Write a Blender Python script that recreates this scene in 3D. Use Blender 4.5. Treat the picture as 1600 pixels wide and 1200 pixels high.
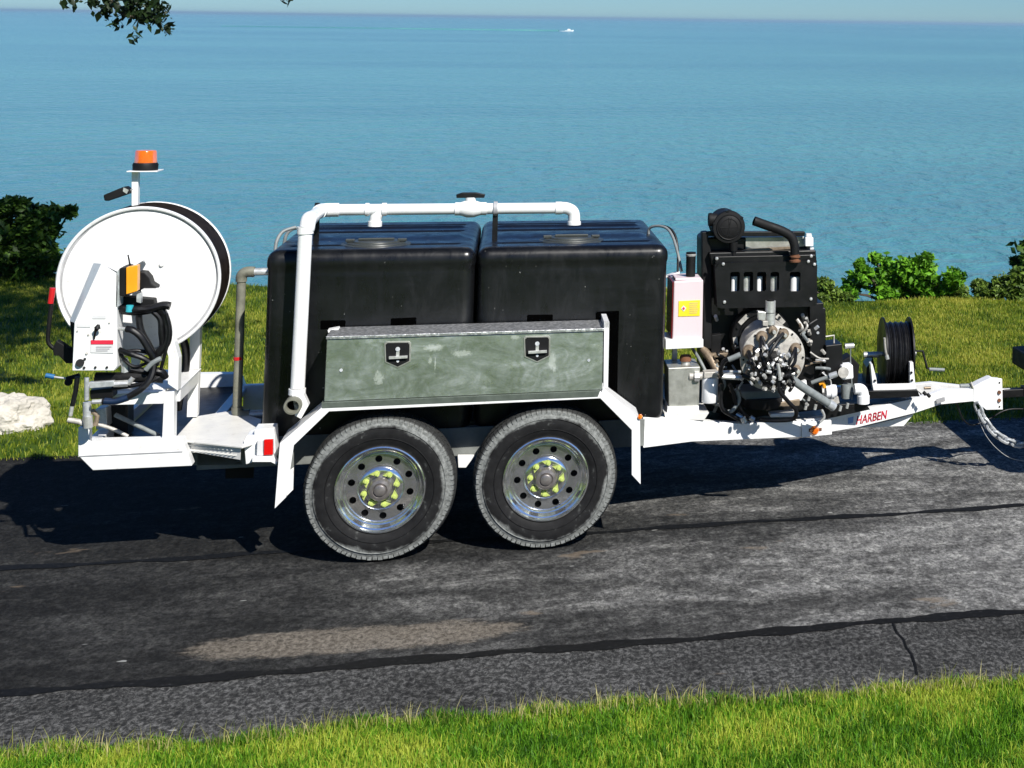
import bpy, bmesh, math, random
import numpy as np
from mathutils import Vector, Matrix
for o in list(bpy.data.objects): bpy.data.objects.remove(o)
SC = bpy.context.scene; COL = SC.collection
random.seed(4); RNG = np.random.default_rng(7)

# ------------------------------------------------------------------ camera, frames
# the driveway and the trailer stand on ground that leans 2 degrees from level;
# everything on it is laid out in the driveway's own frame and tipped by TILT at the end
CAMP = Vector((0.637, -8.401, 2.765)); FOC, PX, PY = 2200.0, 1437.16, 25.86
def cam_axes(yaw=.281, pitch=-.04, roll=.019):
    cy, sy, cp, sp = math.cos(yaw), math.sin(yaw), math.cos(pitch), math.sin(pitch)
    r = Vector((cy, -sy, 0)); f = Vector((sy*cp, cy*cp, -sp)); u = r.cross(f)
    cr, sr = math.cos(roll), math.sin(roll)
    return cr*r + sr*u, -sr*r + cr*u, f
CR, CU, CF = cam_axes()
UP = Vector((-0.0143, -0.03286, 0.99936)).normalized()
TILT = UP.rotation_difference(Vector((0, 0, 1))).to_matrix().to_4x4()
def V(u, v, y):
    d = CF + CR*((u-PX)/FOC) - CU*((v-PY)/FOC); t = (y-CAMP.y)/d.y
    return CAMP + d*t
def G(u, v, z=0.0):
    d = CF + CR*((u-PX)/FOC) - CU*((v-PY)/FOC); t = (z-CAMP.z)/d.z
    return CAMP + d*t
def D(u, v, dist):
    return CAMP + (CF + CR*((u-PX)/FOC) - CU*((v-PY)/FOC))*dist
def pxm(y, u=800, v=500):      # metres per photo pixel at that place
    return (V(u+1, v, y)-V(u, v, y)).length

cam = bpy.data.cameras.new('camera'); camo = bpy.data.objects.new('camera', cam); COL.objects.link(camo)
cam.sensor_width = 36; cam.lens = FOC/1600*36
cam.shift_x = -(PX-800)/1600; cam.shift_y = -(600-PY)/1600
cam.clip_end = 90000; cam.clip_start = .05
M = Matrix((CR, CU, -CF)).transposed().to_4x4(); M.translation = CAMP
camo.matrix_world = TILT @ M
SC.camera = camo
SC.view_settings.view_transform = 'Standard'; SC.view_settings.look = 'None'
SC.view_settings.exposure = .48; SC.view_settings.gamma = 1; SC.view_settings.use_curve_mapping = False

SUN_TO = Vector((.49, -1.0, 1.0)).normalized()
SUN_W = (TILT.to_3x3() @ SUN_TO).normalized()
sl = bpy.data.lights.new('sun', 'SUN'); sl.energy = 5.0; sl.angle = math.radians(.5); sl.color = (1, .965, .9)
so = bpy.data.objects.new('sun', sl); COL.objects.link(so)
so.rotation_euler = SUN_W.to_track_quat('Z', 'Y').to_euler(); so.location = (5, -10, 20)
W = bpy.data.worlds.new('World'); SC.world = W; W.use_nodes = True
wn = W.node_tree; bg = wn.nodes['Background']
sky = wn.nodes.new('ShaderNodeTexSky'); sky.sky_type = 'NISHITA'; sky.sun_disc = False
sky.sun_elevation = math.asin(SUN_W.z); sky.sun_rotation = math.atan2(SUN_W.x, SUN_W.y) % (2*math.pi)
sky.altitude = 200; sky.air_density = 1.0; sky.dust_density = .0; sky.ozone_density = 3.0
tint = wn.nodes.new('ShaderNodeMixRGB'); tint.blend_type = 'MULTIPLY'; tint.inputs[0].default_value = 1
tint.inputs[2].default_value = (.44, .755, 1.19, 1)
wn.links.new(sky.outputs[0], tint.inputs[1]); wn.links.new(tint.outputs[0], bg.inputs[0])
bg.inputs[1].default_value = .055

# ------------------------------------------------------------------ materials
def newmat(name):
    m = bpy.data.materials.new(name); m.use_nodes = True
    return m, m.node_tree, m.node_tree.nodes['Principled BSDF']
def N(nt, t, **k):
    n = nt.nodes.new(t)
    for a, b in k.items():
        if a.startswith('i_'):
            key = a[2:]; key = int(key) if key.isdigit() else key.replace('_', ' ')
            n.inputs[key].default_value = b
        else: setattr(n, a, b)
    return n
def c4(c): return (c[0], c[1], c[2], 1) if not isinstance(c, (int, float)) else (c, c, c, 1)
def noise(nt, scale, detail=5, rough=.6, stretch=None, vec='Object', dist=0):
    tc = N(nt, 'ShaderNodeTexCoord'); mp = N(nt, 'ShaderNodeMapping')
    if stretch: mp.inputs['Scale'].default_value = stretch
    nt.links.new(tc.outputs[vec], mp.inputs[0])
    n = N(nt, 'ShaderNodeTexNoise'); n.inputs['Scale'].default_value = scale; n.inputs['Detail'].default_value = detail
    n.inputs['Roughness'].default_value = rough; n.inputs['Distortion'].default_value = dist
    nt.links.new(mp.outputs[0], n.inputs['Vector']); return n
def ramp(nt, src, stops):
    r = N(nt, 'ShaderNodeValToRGB'); e = r.color_ramp.elements
    while len(e) < len(stops): e.new(.5)
    for i, (p, c) in enumerate(stops): e[i].position = p; e[i].color = c4(c)
    nt.links.new(src, r.inputs[0]); return r
def mix(nt, a, b, fac, mode='MIX'):
    m = N(nt, 'ShaderNodeMixRGB', blend_type=mode)
    for i, s in ((0, fac), (1, a), (2, b)):
        if hasattr(s, 'links') or isinstance(s, bpy.types.NodeSocket): nt.links.new(s, m.inputs[i])
        else: m.inputs[i].default_value = s if i == 0 else c4(s)
    return m.outputs[0]
def math_(nt, op, a, b=0, c=None, clamp=False):
    m = N(nt, 'ShaderNodeMath', operation=op, use_clamp=clamp)
    for i, s in enumerate((a, b) if c is None else (a, b, c)):
        if isinstance(s, bpy.types.NodeSocket): nt.links.new(s, m.inputs[i])
        else: m.inputs[i].default_value = s
    return m.outputs[0]
def bump(nt, p, h, strength=.3, dist=.01):
    b = N(nt, 'ShaderNodeBump'); b.inputs['Strength'].default_value = strength; b.inputs['Distance'].default_value = dist
    nt.links.new(h, b.inputs['Height']); nt.links.new(b.outputs[0], p.inputs['Normal']); return b
def plain(name, col, rough=.5, metal=0, var=.25, scale=9, dirt=None, dirt_amt=.5, bmp=0, bscale=60, coat=0, spec=.5):
    m, nt, p = newmat(name)
    n = noise(nt, scale, 6, .65)
    lo = [x*(1-var) for x in col]; hi = [min(1, x*(1+var*.6)) for x in col]
    r = ramp(nt, n.outputs[0], [(.3, lo), (.7, hi)]); out = r.outputs[0]
    if dirt:
        n2 = noise(nt, scale*2.3, 8, .75); r2 = ramp(nt, n2.outputs[0], [(.56-.0*dirt_amt, (0,)*3), (.74, (dirt_amt,)*3)])
        out = mix(nt, out, dirt, r2.outputs[0])
    nt.links.new(out, p.inputs['Base Color'])
    rr = ramp(nt, n.outputs[0], [(.3, (max(.02, rough*.8),)*3), (.7, (min(1, rough*1.25),)*3)])
    nt.links.new(rr.outputs[0], p.inputs['Roughness']); p.inputs['Metallic'].default_value = metal
    p.inputs['Coat Weight'].default_value = coat; p.inputs['Specular IOR Level'].default_value = spec
    if bmp: bump(nt, p, noise(nt, bscale, 4).outputs[0], bmp, .004)
    return m
MT = dict(
    white=plain('white_paint', (.78, .78, .77), .38, var=.06, dirt=(.36, .31, .24), dirt_amt=.55, coat=.2),
    pvc=plain('white_pvc', (.8, .8, .79), .3, var=.05, dirt=(.5, .47, .4), dirt_amt=.25),
    tread=plain('white_tread_plate', (.66, .65, .62), .45, var=.1, dirt=(.3, .27, .22), dirt_amt=.5),
    tank=plain('black_polyethylene', (.0035, .004, .005), .27, var=.3, scale=4, bmp=.08, bscale=25, spec=.32),
    tankdark=plain('painted_recess_dark', (.001, .001, .001), .9, spec=0),  # near-black fill that paints the dark inside recesses and openings
    black=plain('black_paint', (.005, .005, .0055), .42, var=.4, dirt=(.03, .028, .025), dirt_amt=.35, spec=.3),
    blackm=plain('matt_black', (.006, .006, .0065), .6, var=.3, spec=.25),
    rubber=plain('black_hose_rubber', (.005, .005, .006), .42, var=.4, scale=30, spec=.35),
    hoseb=plain('coiled_hose_rubber', (.012, .009, .007), .38, var=.5, scale=20, spec=.4),
    steel=plain('bright_steel', (.60, .60, .58), .36, .55, .25, 40),
    castal=plain('cast_metal', (.44, .42, .38), .5, .15, .35, 25, dirt=(.12, .09, .06), dirt_amt=.8, bmp=.3),
    tan=plain('oily_brass', (.26, .20, .14), .45, .4, .4, 30, dirt=(.05, .035, .02), dirt_amt=.7),
    greyh=plain('grey_hose', (.20, .22, .22), .5, var=.3, scale=20),
    greyp=plain('weathered_grey_pipe', (.19, .19, .15), .55, .1, .45, 10, dirt=(.32, .27, .18), dirt_amt=.5),
    galv=plain('galvanised_steel', (.52, .54, .55), .42, .45, .3, 30),
    hubsteel=plain('dull_hub_steel', (.24, .22, .21), .35, .6, .3, 30),
    lipmetal=plain('dull_dark_metal', (.10, .12, .10), .5, .3, .3, 12),
    rust=plain('rusty_steel', (.16, .065, .03), .8, .1, .5, 30),
    red=plain('red_plastic', (.5, .01, .015), .3, var=.15),
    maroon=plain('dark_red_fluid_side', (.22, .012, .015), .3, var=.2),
    redpaint=plain('red_print', (.62, .02, .05), .5, var=.1),
    bluep=plain('pale_blue_print', (.20, .34, .60), .5, var=.1),
    pink=plain('milky_plastic', (.66, .55, .57), .35, var=.06, scale=4),
    yellow=plain('yellow_print', (.85, .62, .02), .5, var=.08),
    orange=plain('orange_plastic', (.85, .34, .015), .35, var=.12),
    blue=plain('blue_plastic', (.02, .12, .28), .35), navy=plain('navy_hose', (.006, .018, .05), .35),
    cyan=plain('turquoise_cable_tie', (.03, .35, .42), .4),
    lime=plain('lime_plastic', (.46, .55, .14), .5, var=.35, scale=50, dirt=(.06, .06, .04), dirt_amt=.8),
    panel=plain('panel_print', (.62, .62, .62), .5, var=.1),
    grey=plain('grey_print', (.35, .35, .36), .5),
    alu=plain('aluminium_sheet', (.42, .42, .38), .42, .6, .25, 14, dirt=(.18, .16, .12), dirt_amt=.5),
    underside=plain('grey_and_frame_shade', (.17, .18, .17), .7, var=.3),  # frame parts' shade painted as grey; the sump is grey itself
    glassdark=plain('lamp_face', (.03, .03, .035), .08),
    cap=plain('tank_lid_plastic', (.035, .04, .036), .45, var=.3),
    paint_white=plain('boat_white', (.85, .85, .85), .4, var=.03),
    truck=plain('black_truck_paint', (.008, .008, .01), .15, var=.2, coat=.6),
)
def chrome():
    m, nt, p = newmat('wheel_chrome'); n = noise(nt, 26, 6, .7)
    r = ramp(nt, n.outputs[0], [(.35, (.88, .90, .92)), (.7, (.48, .49, .48))]); nt.links.new(r.outputs[0], p.inputs['Base Color'])
    rr = ramp(nt, n.outputs[0], [(.35, (.07,)*3), (.75, (.27,)*3)]); nt.links.new(rr.outputs[0], p.inputs['Roughness'])
    p.inputs['Metallic'].default_value = .95; return m
MT['chrome'] = chrome()
def tank_mat():
    m, nt, p = newmat('scuffed_black_polyethylene')
    n = noise(nt, 3, 6, .65, (1, 1, 1.6)); sp = noise(nt, 38, 3, .55); st = noise(nt, 9, 8, .75, (1, 1, .25), dist=.6)
    base = ramp(nt, n.outputs[0], [(.35, (.0028, .003, .0036)), (.7, (.007, .0075, .0085))])
    c = mix(nt, base.outputs[0], (.018, .019, .018), ramp(nt, st.outputs[0], [(.54, (0,)*3), (.80, (.4,)*3)]).outputs[0])
    c = mix(nt, c, (.30, .30, .28), ramp(nt, sp.outputs[0], [(.735, (0,)*3), (.76, (.7,)*3)]).outputs[0])
    nt.links.new(c, p.inputs['Base Color']); p.inputs['Specular IOR Level'].default_value = .34
    nt.links.new(ramp(nt, st.outputs[0], [(.3, (.20,)*3), (.7, (.48,)*3)]).outputs[0], p.inputs['Roughness'])
    bump(nt, p, noise(nt, 6, 3, .5, (.4, 1, 1.6)).outputs[0], .10, .03); return m
MT['tank'] = tank_mat()
def amber(name, c):
    m, nt, p = newmat(name); p.inputs['Base Color'].default_value = c4(c); p.inputs['Roughness'].default_value = .12
    p.inputs['Transmission Weight'].default_value = .35; p.inputs['Subsurface Weight'].default_value = .2
    n = noise(nt, 90, 2, stretch=(1, 1, .1)); bump(nt, p, n.outputs[0], .3, .003); return m
MT['amber'] = amber('amber_lens', (.90, .19, .006)); MT['redlens'] = amber('red_lens', (.85, .008, .01))
def tyre_mat():
    m, nt, p = newmat('dusty_tyre_rubber')
    tc = N(nt, 'ShaderNodeTexCoord'); sx = N(nt, 'ShaderNodeSeparateXYZ'); nt.links.new(tc.outputs['Object'], sx.inputs[0])
    r2 = math_(nt, 'SQRT', math_(nt, 'ADD', math_(nt, 'MULTIPLY', sx.outputs[0], sx.outputs[0]), math_(nt, 'MULTIPLY', sx.outputs[2], sx.outputs[2])))
    n = noise(nt, 14, 8, .7); big = noise(nt, 4.5, 3, .5)
    edge = math_(nt, 'ADD', r2, math_(nt, 'MULTIPLY', math_(nt, 'SUBTRACT', n.outputs[0], .5), .05))
    edge = math_(nt, 'ADD', edge, math_(nt, 'MULTIPLY', math_(nt, 'SUBTRACT', big.outputs[0], .5), .09))
    band0 = ramp(nt, edge, [(.333, (0,)*3), (.350, (1,)*3)])
    fr = ramp(nt, sx.outputs[1], [(.018, (1,)*3), (.032, (.12,)*3)])
    band = N(nt, 'ShaderNodeMixRGB', blend_type='MULTIPLY', i_0=1.0); nt.links.new(band0.outputs[0], band.inputs[1]); nt.links.new(fr.outputs[0], band.inputs[2])
    fine = noise(nt, 60, 6, .7)
    dust = ramp(nt, fine.outputs[0], [(.3, (.07, .074, .07)), (.7, (.27, .28, .27))])
    base = ramp(nt, n.outputs[0], [(.35, (.006, .006, .0065)), (.60, (.013, .013, .0135)), (.72, (.10, .105, .10))])
    nt.links.new(mix(nt, base.outputs[0], dust.outputs[0], band.outputs[0]), p.inputs['Base Color'])
    p.inputs['Roughness'].default_value = .7; p.inputs['Specular IOR Level'].default_value = .18; bump(nt, p, fine.outputs[0], .25, .004); return m
MT['tyre'] = tyre_mat()
def door_mat():
    m, nt, p = newmat('scuffed_aluminium')
    n = noise(nt, 3.0, 8, .68, (1, 1, 2.2), dist=1.2); n2 = noise(nt, 40, 5, .7, (.25, 1, 1)); n3 = noise(nt, 7, 7, .75, dist=2)
    a = ramp(nt, n.outputs[0], [(.36, (.38, .43, .36)), (.52, (.56, .61, .56)), (.66, (.86, .89, .89))])
    sc = ramp(nt, n3.outputs[0], [(.60, (0,)*3), (.70, (.7,)*3)])
    col = mix(nt, a.outputs[0], (.68, .68, .62), sc.outputs[0])
    col = mix(nt, col, mix(nt, col, (.6,)*3, .5, 'MULTIPLY'), n2.outputs[0])
    tc = N(nt, 'ShaderNodeTexCoord'); sx = N(nt, 'ShaderNodeSeparateXYZ'); nt.links.new(tc.outputs['Object'], sx.inputs[0])
    nb = noise(nt, 45, 6, .8, (1, 1, .7), dist=1.6); mask = None
    for (u, v, ru, rv) in ((678, 543, 26, 10), (672, 562, 5, 12), (680, 570, 2, 22), (863, 565, 12, 20), (592, 590, 14, 20), (722, 552, 26, 9), (805, 527, 14, 6), (866, 575, 5, 14)):
        c = V(u, v, 0); k = pxm(0, u, v)
        dx = math_(nt, 'DIVIDE', math_(nt, 'SUBTRACT', sx.outputs[0], c.x), ru*k); dz = math_(nt, 'DIVIDE', math_(nt, 'SUBTRACT', sx.outputs[2], c.z), rv*k)
        g = math_(nt, 'SUBTRACT', 1, math_(nt, 'ADD', math_(nt, 'MULTIPLY', dx, dx), math_(nt, 'MULTIPLY', dz, dz)), clamp=True)
        mask = g if mask is None else math_(nt, 'MAXIMUM', mask, g)
    sp = ramp(nt, math_(nt, 'MULTIPLY', math_(nt, 'ADD', math_(nt, 'MULTIPLY', mask, .45), nb.outputs[0]), math_(nt, 'GREATER_THAN', mask, .001)), [(.78, (0,)*3), (.90, (.38,)*3)])
    col = mix(nt, col, (.72, .76, .70), sp.outputs[0]); nt.links.new(col, p.inputs['Base Color'])
    nt.links.new(math_(nt, 'SUBTRACT', .86, math_(nt, 'MULTIPLY', sp.outputs[0], .7)), p.inputs['Metallic'])
    rr = ramp(nt, n3.outputs[0], [(.3, (.24,)*3), (.7, (.5,)*3)]); nt.links.new(rr.outputs[0], p.inputs['Roughness'])
    bump(nt, p, n.outputs[0], .12, .01); return m
MT['door'] = door_mat()
def tread_alu():
    m, nt, p = newmat('checker_aluminium'); n = noise(nt, 50, 3, .5, (1, 1, 1))
    r = ramp(nt, n.outputs[0], [(.45, (.42, .43, .43)), (.6, (.75, .75, .75))]); nt.links.new(r.outputs[0], p.inputs['Base Color'])
    p.inputs['Metallic'].default_value = .8; p.inputs['Roughness'].default_value = .4; bump(nt, p, n.outputs[0], .6, .004); return m
MT['checker'] = tread_alu()
def leaf_mat(name, lo, hi, trans=.35):
    m, nt, p = newmat(name); g = N(nt, 'ShaderNodeNewGeometry')
    r = ramp(nt, g.outputs['Random Per Island'], [(0, lo), (.6, hi), (1, tuple(min(1, c*1.5) for c in hi))])
    nt.links.new(r.outputs[0], p.inputs['Base Color']); p.inputs['Roughness'].default_value = .5
    p.inputs['Specular IOR Level'].default_value = .3
    t = N(nt, 'ShaderNodeBsdfTranslucent'); nt.links.new(r.outputs[0], t.inputs[0])
    ms = N(nt, 'ShaderNodeMixShader'); ms.inputs[0].default_value = trans
    out = nt.nodes['Material Output']; nt.links.new(p.outputs[0], ms.inputs[1]); nt.links.new(t.outputs[0], ms.inputs[2]); nt.links.new(ms.outputs[0], out.inputs[0])
    return m
def grass_mat(name, lo, hi, dry, scale=.8):
    m, nt, p = newmat(name); g = N(nt, 'ShaderNodeNewGeometry')
    n = noise(nt, scale, 4, .6); n2 = noise(nt, scale*5, 3, .6)
    s = math_(nt, 'ADD', math_(nt, 'MULTIPLY', g.outputs['Random Per Island'], .34), math_(nt, 'ADD', math_(nt, 'MULTIPLY', n.outputs[0], 1.0), math_(nt, 'MULTIPLY', n2.outputs[0], .50)))
    s = math_(nt, 'MULTIPLY', s, .95); r = ramp(nt, s, [(.66, lo), (.86, hi), (1.0, dry)]); nt.links.new(r.outputs[0], p.inputs['Base Color'])
    p.inputs['Roughness'].default_value = .55; p.inputs['Specular IOR Level'].default_value = .25
    t = N(nt, 'ShaderNodeBsdfTranslucent'); nt.links.new(r.outputs[0], t.inputs[0])
    ms = N(nt, 'ShaderNodeMixShader'); ms.inputs[0].default_value = .3
    out = nt.nodes['Material Output']; nt.links.new(p.outputs[0], ms.inputs[1]); nt.links.new(t.outputs[0], ms.inputs[2]); nt.links.new(ms.outputs[0], out.inputs[0])
    return m

# ------------------------------------------------------------------ mesh helpers
def tag(o, label=None, cat=None, group=None, kind=None):
    for k, v in (('label', label), ('category', cat), ('group', group), ('kind', kind)):
        if v: o[k] = v
    return o
def empty(name, parent=None, loc=(0, 0, 0)):
    o = bpy.data.objects.new(name, None); COL.objects.link(o); o.location = loc; o.empty_display_size = .1
    if parent: o.parent = parent
    return o
class MB:
    def __init__(s): s.v = []; s.f = []; s.sm = []
    def add(s, vs, fs, smooth=False):
        b = len(s.v); s.v += [tuple(p) for p in vs]; s.f += [tuple(b+i for i in f) for f in fs]; s.sm += [smooth]*len(fs)
        return s
    def box(s, x0, x1, y0, y1, z0, z1):
        if x0 > x1: x0, x1 = x1, x0
        if y0 > y1: y0, y1 = y1, y0
        if z0 > z1: z0, z1 = z1, z0
        return s.add([(x0,y0,z0),(x1,y0,z0),(x1,y1,z0),(x0,y1,z0),(x0,y0,z1),(x1,y0,z1),(x1,y1,z1),(x0,y1,z1)],
                     [(0,3,2,1),(4,5,6,7),(0,1,5,4),(1,2,6,5),(2,3,7,6),(3,0,4,7)])
    def prism(s, pts, y0, y1):          # pts (x,z) outline extruded along y
        a = sum(pts[i][0]*pts[(i+1) % len(pts)][1]-pts[(i+1) % len(pts)][0]*pts[i][1] for i in range(len(pts)))
        if a < 0: pts = pts[::-1]
        n = len(pts)
        return s.add([(p[0], y0, p[1]) for p in pts]+[(p[0], y1, p[1]) for p in pts],
                     [tuple(range(n)), tuple(range(2*n-1, n-1, -1))]+[(i, i+n, (i+1) % n+n, (i+1) % n) for i in range(n)])
    def pp(s, px, y0, y1):              # outline read off at depth y0
        return s.prism([(V(u, v, y0).x, V(u, v, y0).z) for u, v in px], y0, y1)
    def pbox(s, u0, v0, u1, v1, y0, y1):
        um, vm = (u0+u1)/2, (v0+v1)/2
        return s.box(V(u0, vm, y0).x, V(u1, vm, y0).x, y0, y1, V(um, v1, y0).z, V(um, v0, y0).z)
    def slab(s, pts3, th):              # polygon of 3d points thickened downwards
        n = len(pts3); return s.add([tuple(p) for p in pts3]+[(p[0], p[1], p[2]-th) for p in pts3],
            [tuple(range(n)), tuple(range(2*n-1, n-1, -1))]+[((i+1) % n, i, i+n, (i+1) % n+n) for i in range(n)])
    def tube(s, pts, r, seg=10, cap=True, smooth=True, rad=None, spline=False, closed=False):
        P = [Vector(p) for p in pts]
        if spline and len(P) > 2:
            Q = []
            for i in range(len(P)-1):
                p0 = P[max(i-1, 0)]; p1 = P[i]; p2 = P[i+1]; p3 = P[min(i+2, len(P)-1)]
                for k in range(6):
                    t = k/6; Q.append(.5*((2*p1)+(p2-p0)*t+(2*p0-5*p1+4*p2-p3)*t*t+(3*p1-p0-3*p2+p3)*t**3))
            Q.append(P[-1]); P = Q
        n = len(P); vs = []; fs = []
        prev = None
        for i, p in enumerate(P):
            if closed: t = P[(i+1) % n]-P[i-1]
            else: t = (P[min(i+1, n-1)]-P[max(i-1, 0)])
            t.normalize()
            if prev is None:
                a = Vector((0, 0, 1)) if abs(t.z) < .9 else Vector((1, 0, 0)); prev = t.cross(a).normalized()
            else: prev = (prev - t*prev.dot(t)).normalized()
            b = t.cross(prev); rr = rad[i] if rad else r
            for k in range(seg):
                an = 2*math.pi*k/seg; vs.append(p+prev*math.cos(an)*rr+b*math.sin(an)*rr)
        m = n if closed else n-1
        for i in range(m):
            for k in range(seg):
                a = i*seg+k; c = i*seg+(k+1) % seg; j = (i+1) % n
                fs.append((a, c, j*seg+(k+1) % seg, j*seg+k))
        s.add(vs, fs, smooth)
        if cap and not closed:
            b = len(s.v)-len(vs)
            s.f.append(tuple(b+k for k in range(seg))[::-1]); s.f.append(tuple(b+(n-1)*seg+k for k in range(seg))); s.sm += [False, False]
        return s
    def cyl(s, p0, p1, r, r1=None, seg=20):
        p0 = Vector(p0); p1 = Vector(p1)
        return s.tube([p0, p1], r, seg, rad=[r, r if r1 is None else r1])
    def lathe(s, prof, c, axis='y', seg=48, smooth=True):   # prof (radius, along)
        vs = []; fs = []; n = len(prof); c = Vector(c)
        for k in range(seg):
            a = 2*math.pi*k/seg; ca, sa = math.cos(a), math.sin(a)
            for r, h in prof:
                if axis == 'y': vs.append((c.x+r*ca, c.y+h, c.z+r*sa))
                elif axis == 'z': vs.append((c.x+r*ca, c.y+r*sa, c.z+h))
                else: vs.append((c.x+h, c.y+r*ca, c.z+r*sa))
        for k in range(seg):
            k2 = (k+1) % seg
            for i in range(n-1):
                f = (k*n+i, k*n+i+1, k2*n+i+1, k2*n+i)
                fs.append(f if axis != 'y' else f[::-1])
        return s.add(vs, fs, smooth)
    def build(s, name, mat, parent=None, bevel=0, loc=None, seg=2):
        me = bpy.data.meshes.new(name); me.from_pydata(s.v, [], s.f); me.materials.append(MT[mat] if isinstance(mat, str) else mat)
        bm = bmesh.new(); bm.from_mesh(me)
        bmesh.ops.remove_doubles(bm, verts=bm.verts, dist=1e-6) if False else None
        bm.to_mesh(me); bm.free()
        me.polygons.foreach_set('use_smooth', s.sm); me.update()
        if any(s.sm):
            try: me.set_sharp_from_angle(angle=math.radians(40))
            except Exception: pass
        o = bpy.data.objects.new(name, me); COL.objects.link(o)
        if parent: o.parent = parent
        if loc: o.location = loc
        if bevel:
            b = o.modifiers.new('bevel', 'BEVEL'); b.width = bevel; b.segments = seg; b.limit_method = 'ANGLE'; b.angle_limit = math.radians(50)
        return o
def tube(name, pts, r, mat, parent, seg=10, spline=True, px=True):
    P = [V(*p) for p in pts] if px else pts
    return MB().tube(P, r, seg, spline=spline).build(name, mat, parent)
def from_curve(name, cu, mat, parent=None, matrix=None):
    o = bpy.data.objects.new(name+'_c', cu); COL.objects.link(o)
    dg = bpy.context.evaluated_depsgraph_get(); me = bpy.data.meshes.new_from_object(o.evaluated_get(dg))
    bpy.data.objects.remove(o); me.materials.clear(); me.materials.append(MT[mat])
    ob = bpy.data.objects.new(name, me); COL.objects.link(ob)
    if matrix: me.transform(matrix)
    if parent: ob.parent = parent
    return ob
def lettering(name, txt, mat, p0, p1, h, parent, shear=0, depth=.0015, lift=.002):
    # text standing between two 3d points of an upright plate
    cu = bpy.data.curves.new(name, 'FONT'); cu.body = txt; cu.extrude = depth/2; cu.shear = shear; cu.resolution_u = 4; cu.offset = .016
    o = bpy.data.objects.new('t', cu); COL.objects.link(o); bpy.context.view_layer.update(); w = o.dimensions.x; hh = .69; bpy.data.objects.remove(o)
    ex = (p1-p0); L = ex.length; ex.normalize(); up = Vector((0, 0, 1)); up = (up-ex*up.dot(ex)).normalized(); nz = ex.cross(up)
    m = Matrix((ex*(L/w), up*(h/hh), nz)).transposed().to_4x4(); m.translation = p0 + nz*lift
    return from_curve(name, cu, mat, parent, m)
def plate(pts, y, th=.003):      # thin plate, front face at y
    return MB().pp(pts, y, y+th)
def copy_tree(o, parent=None):
    c = o.copy(); COL.objects.link(c); c.parent = parent
    for ch in list(o.children): copy_tree(ch, c)
    return c
def mesh_np(name, verts, faces, mat, n_per, smooth=False):
    me = bpy.data.meshes.new(name); nv = len(verts); nf = len(faces)
    me.vertices.add(nv); me.vertices.foreach_set('co', verts.astype(np.float32).ravel())
    me.loops.add(nf*n_per); me.loops.foreach_set('vertex_index', faces.astype(np.int32).ravel())
    me.polygons.add(nf); me.polygons.foreach_set('loop_start', np.arange(0, nf*n_per, n_per, dtype=np.int32))
    me.polygons.foreach_set('loop_total', np.full(nf, n_per, dtype=np.int32))
    me.update(calc_edges=True); me.materials.append(mat)
    if smooth: me.polygons.foreach_set('use_smooth', [True]*nf)
    o = bpy.data.objects.new(name, me); COL.objects.link(o); return o

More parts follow.
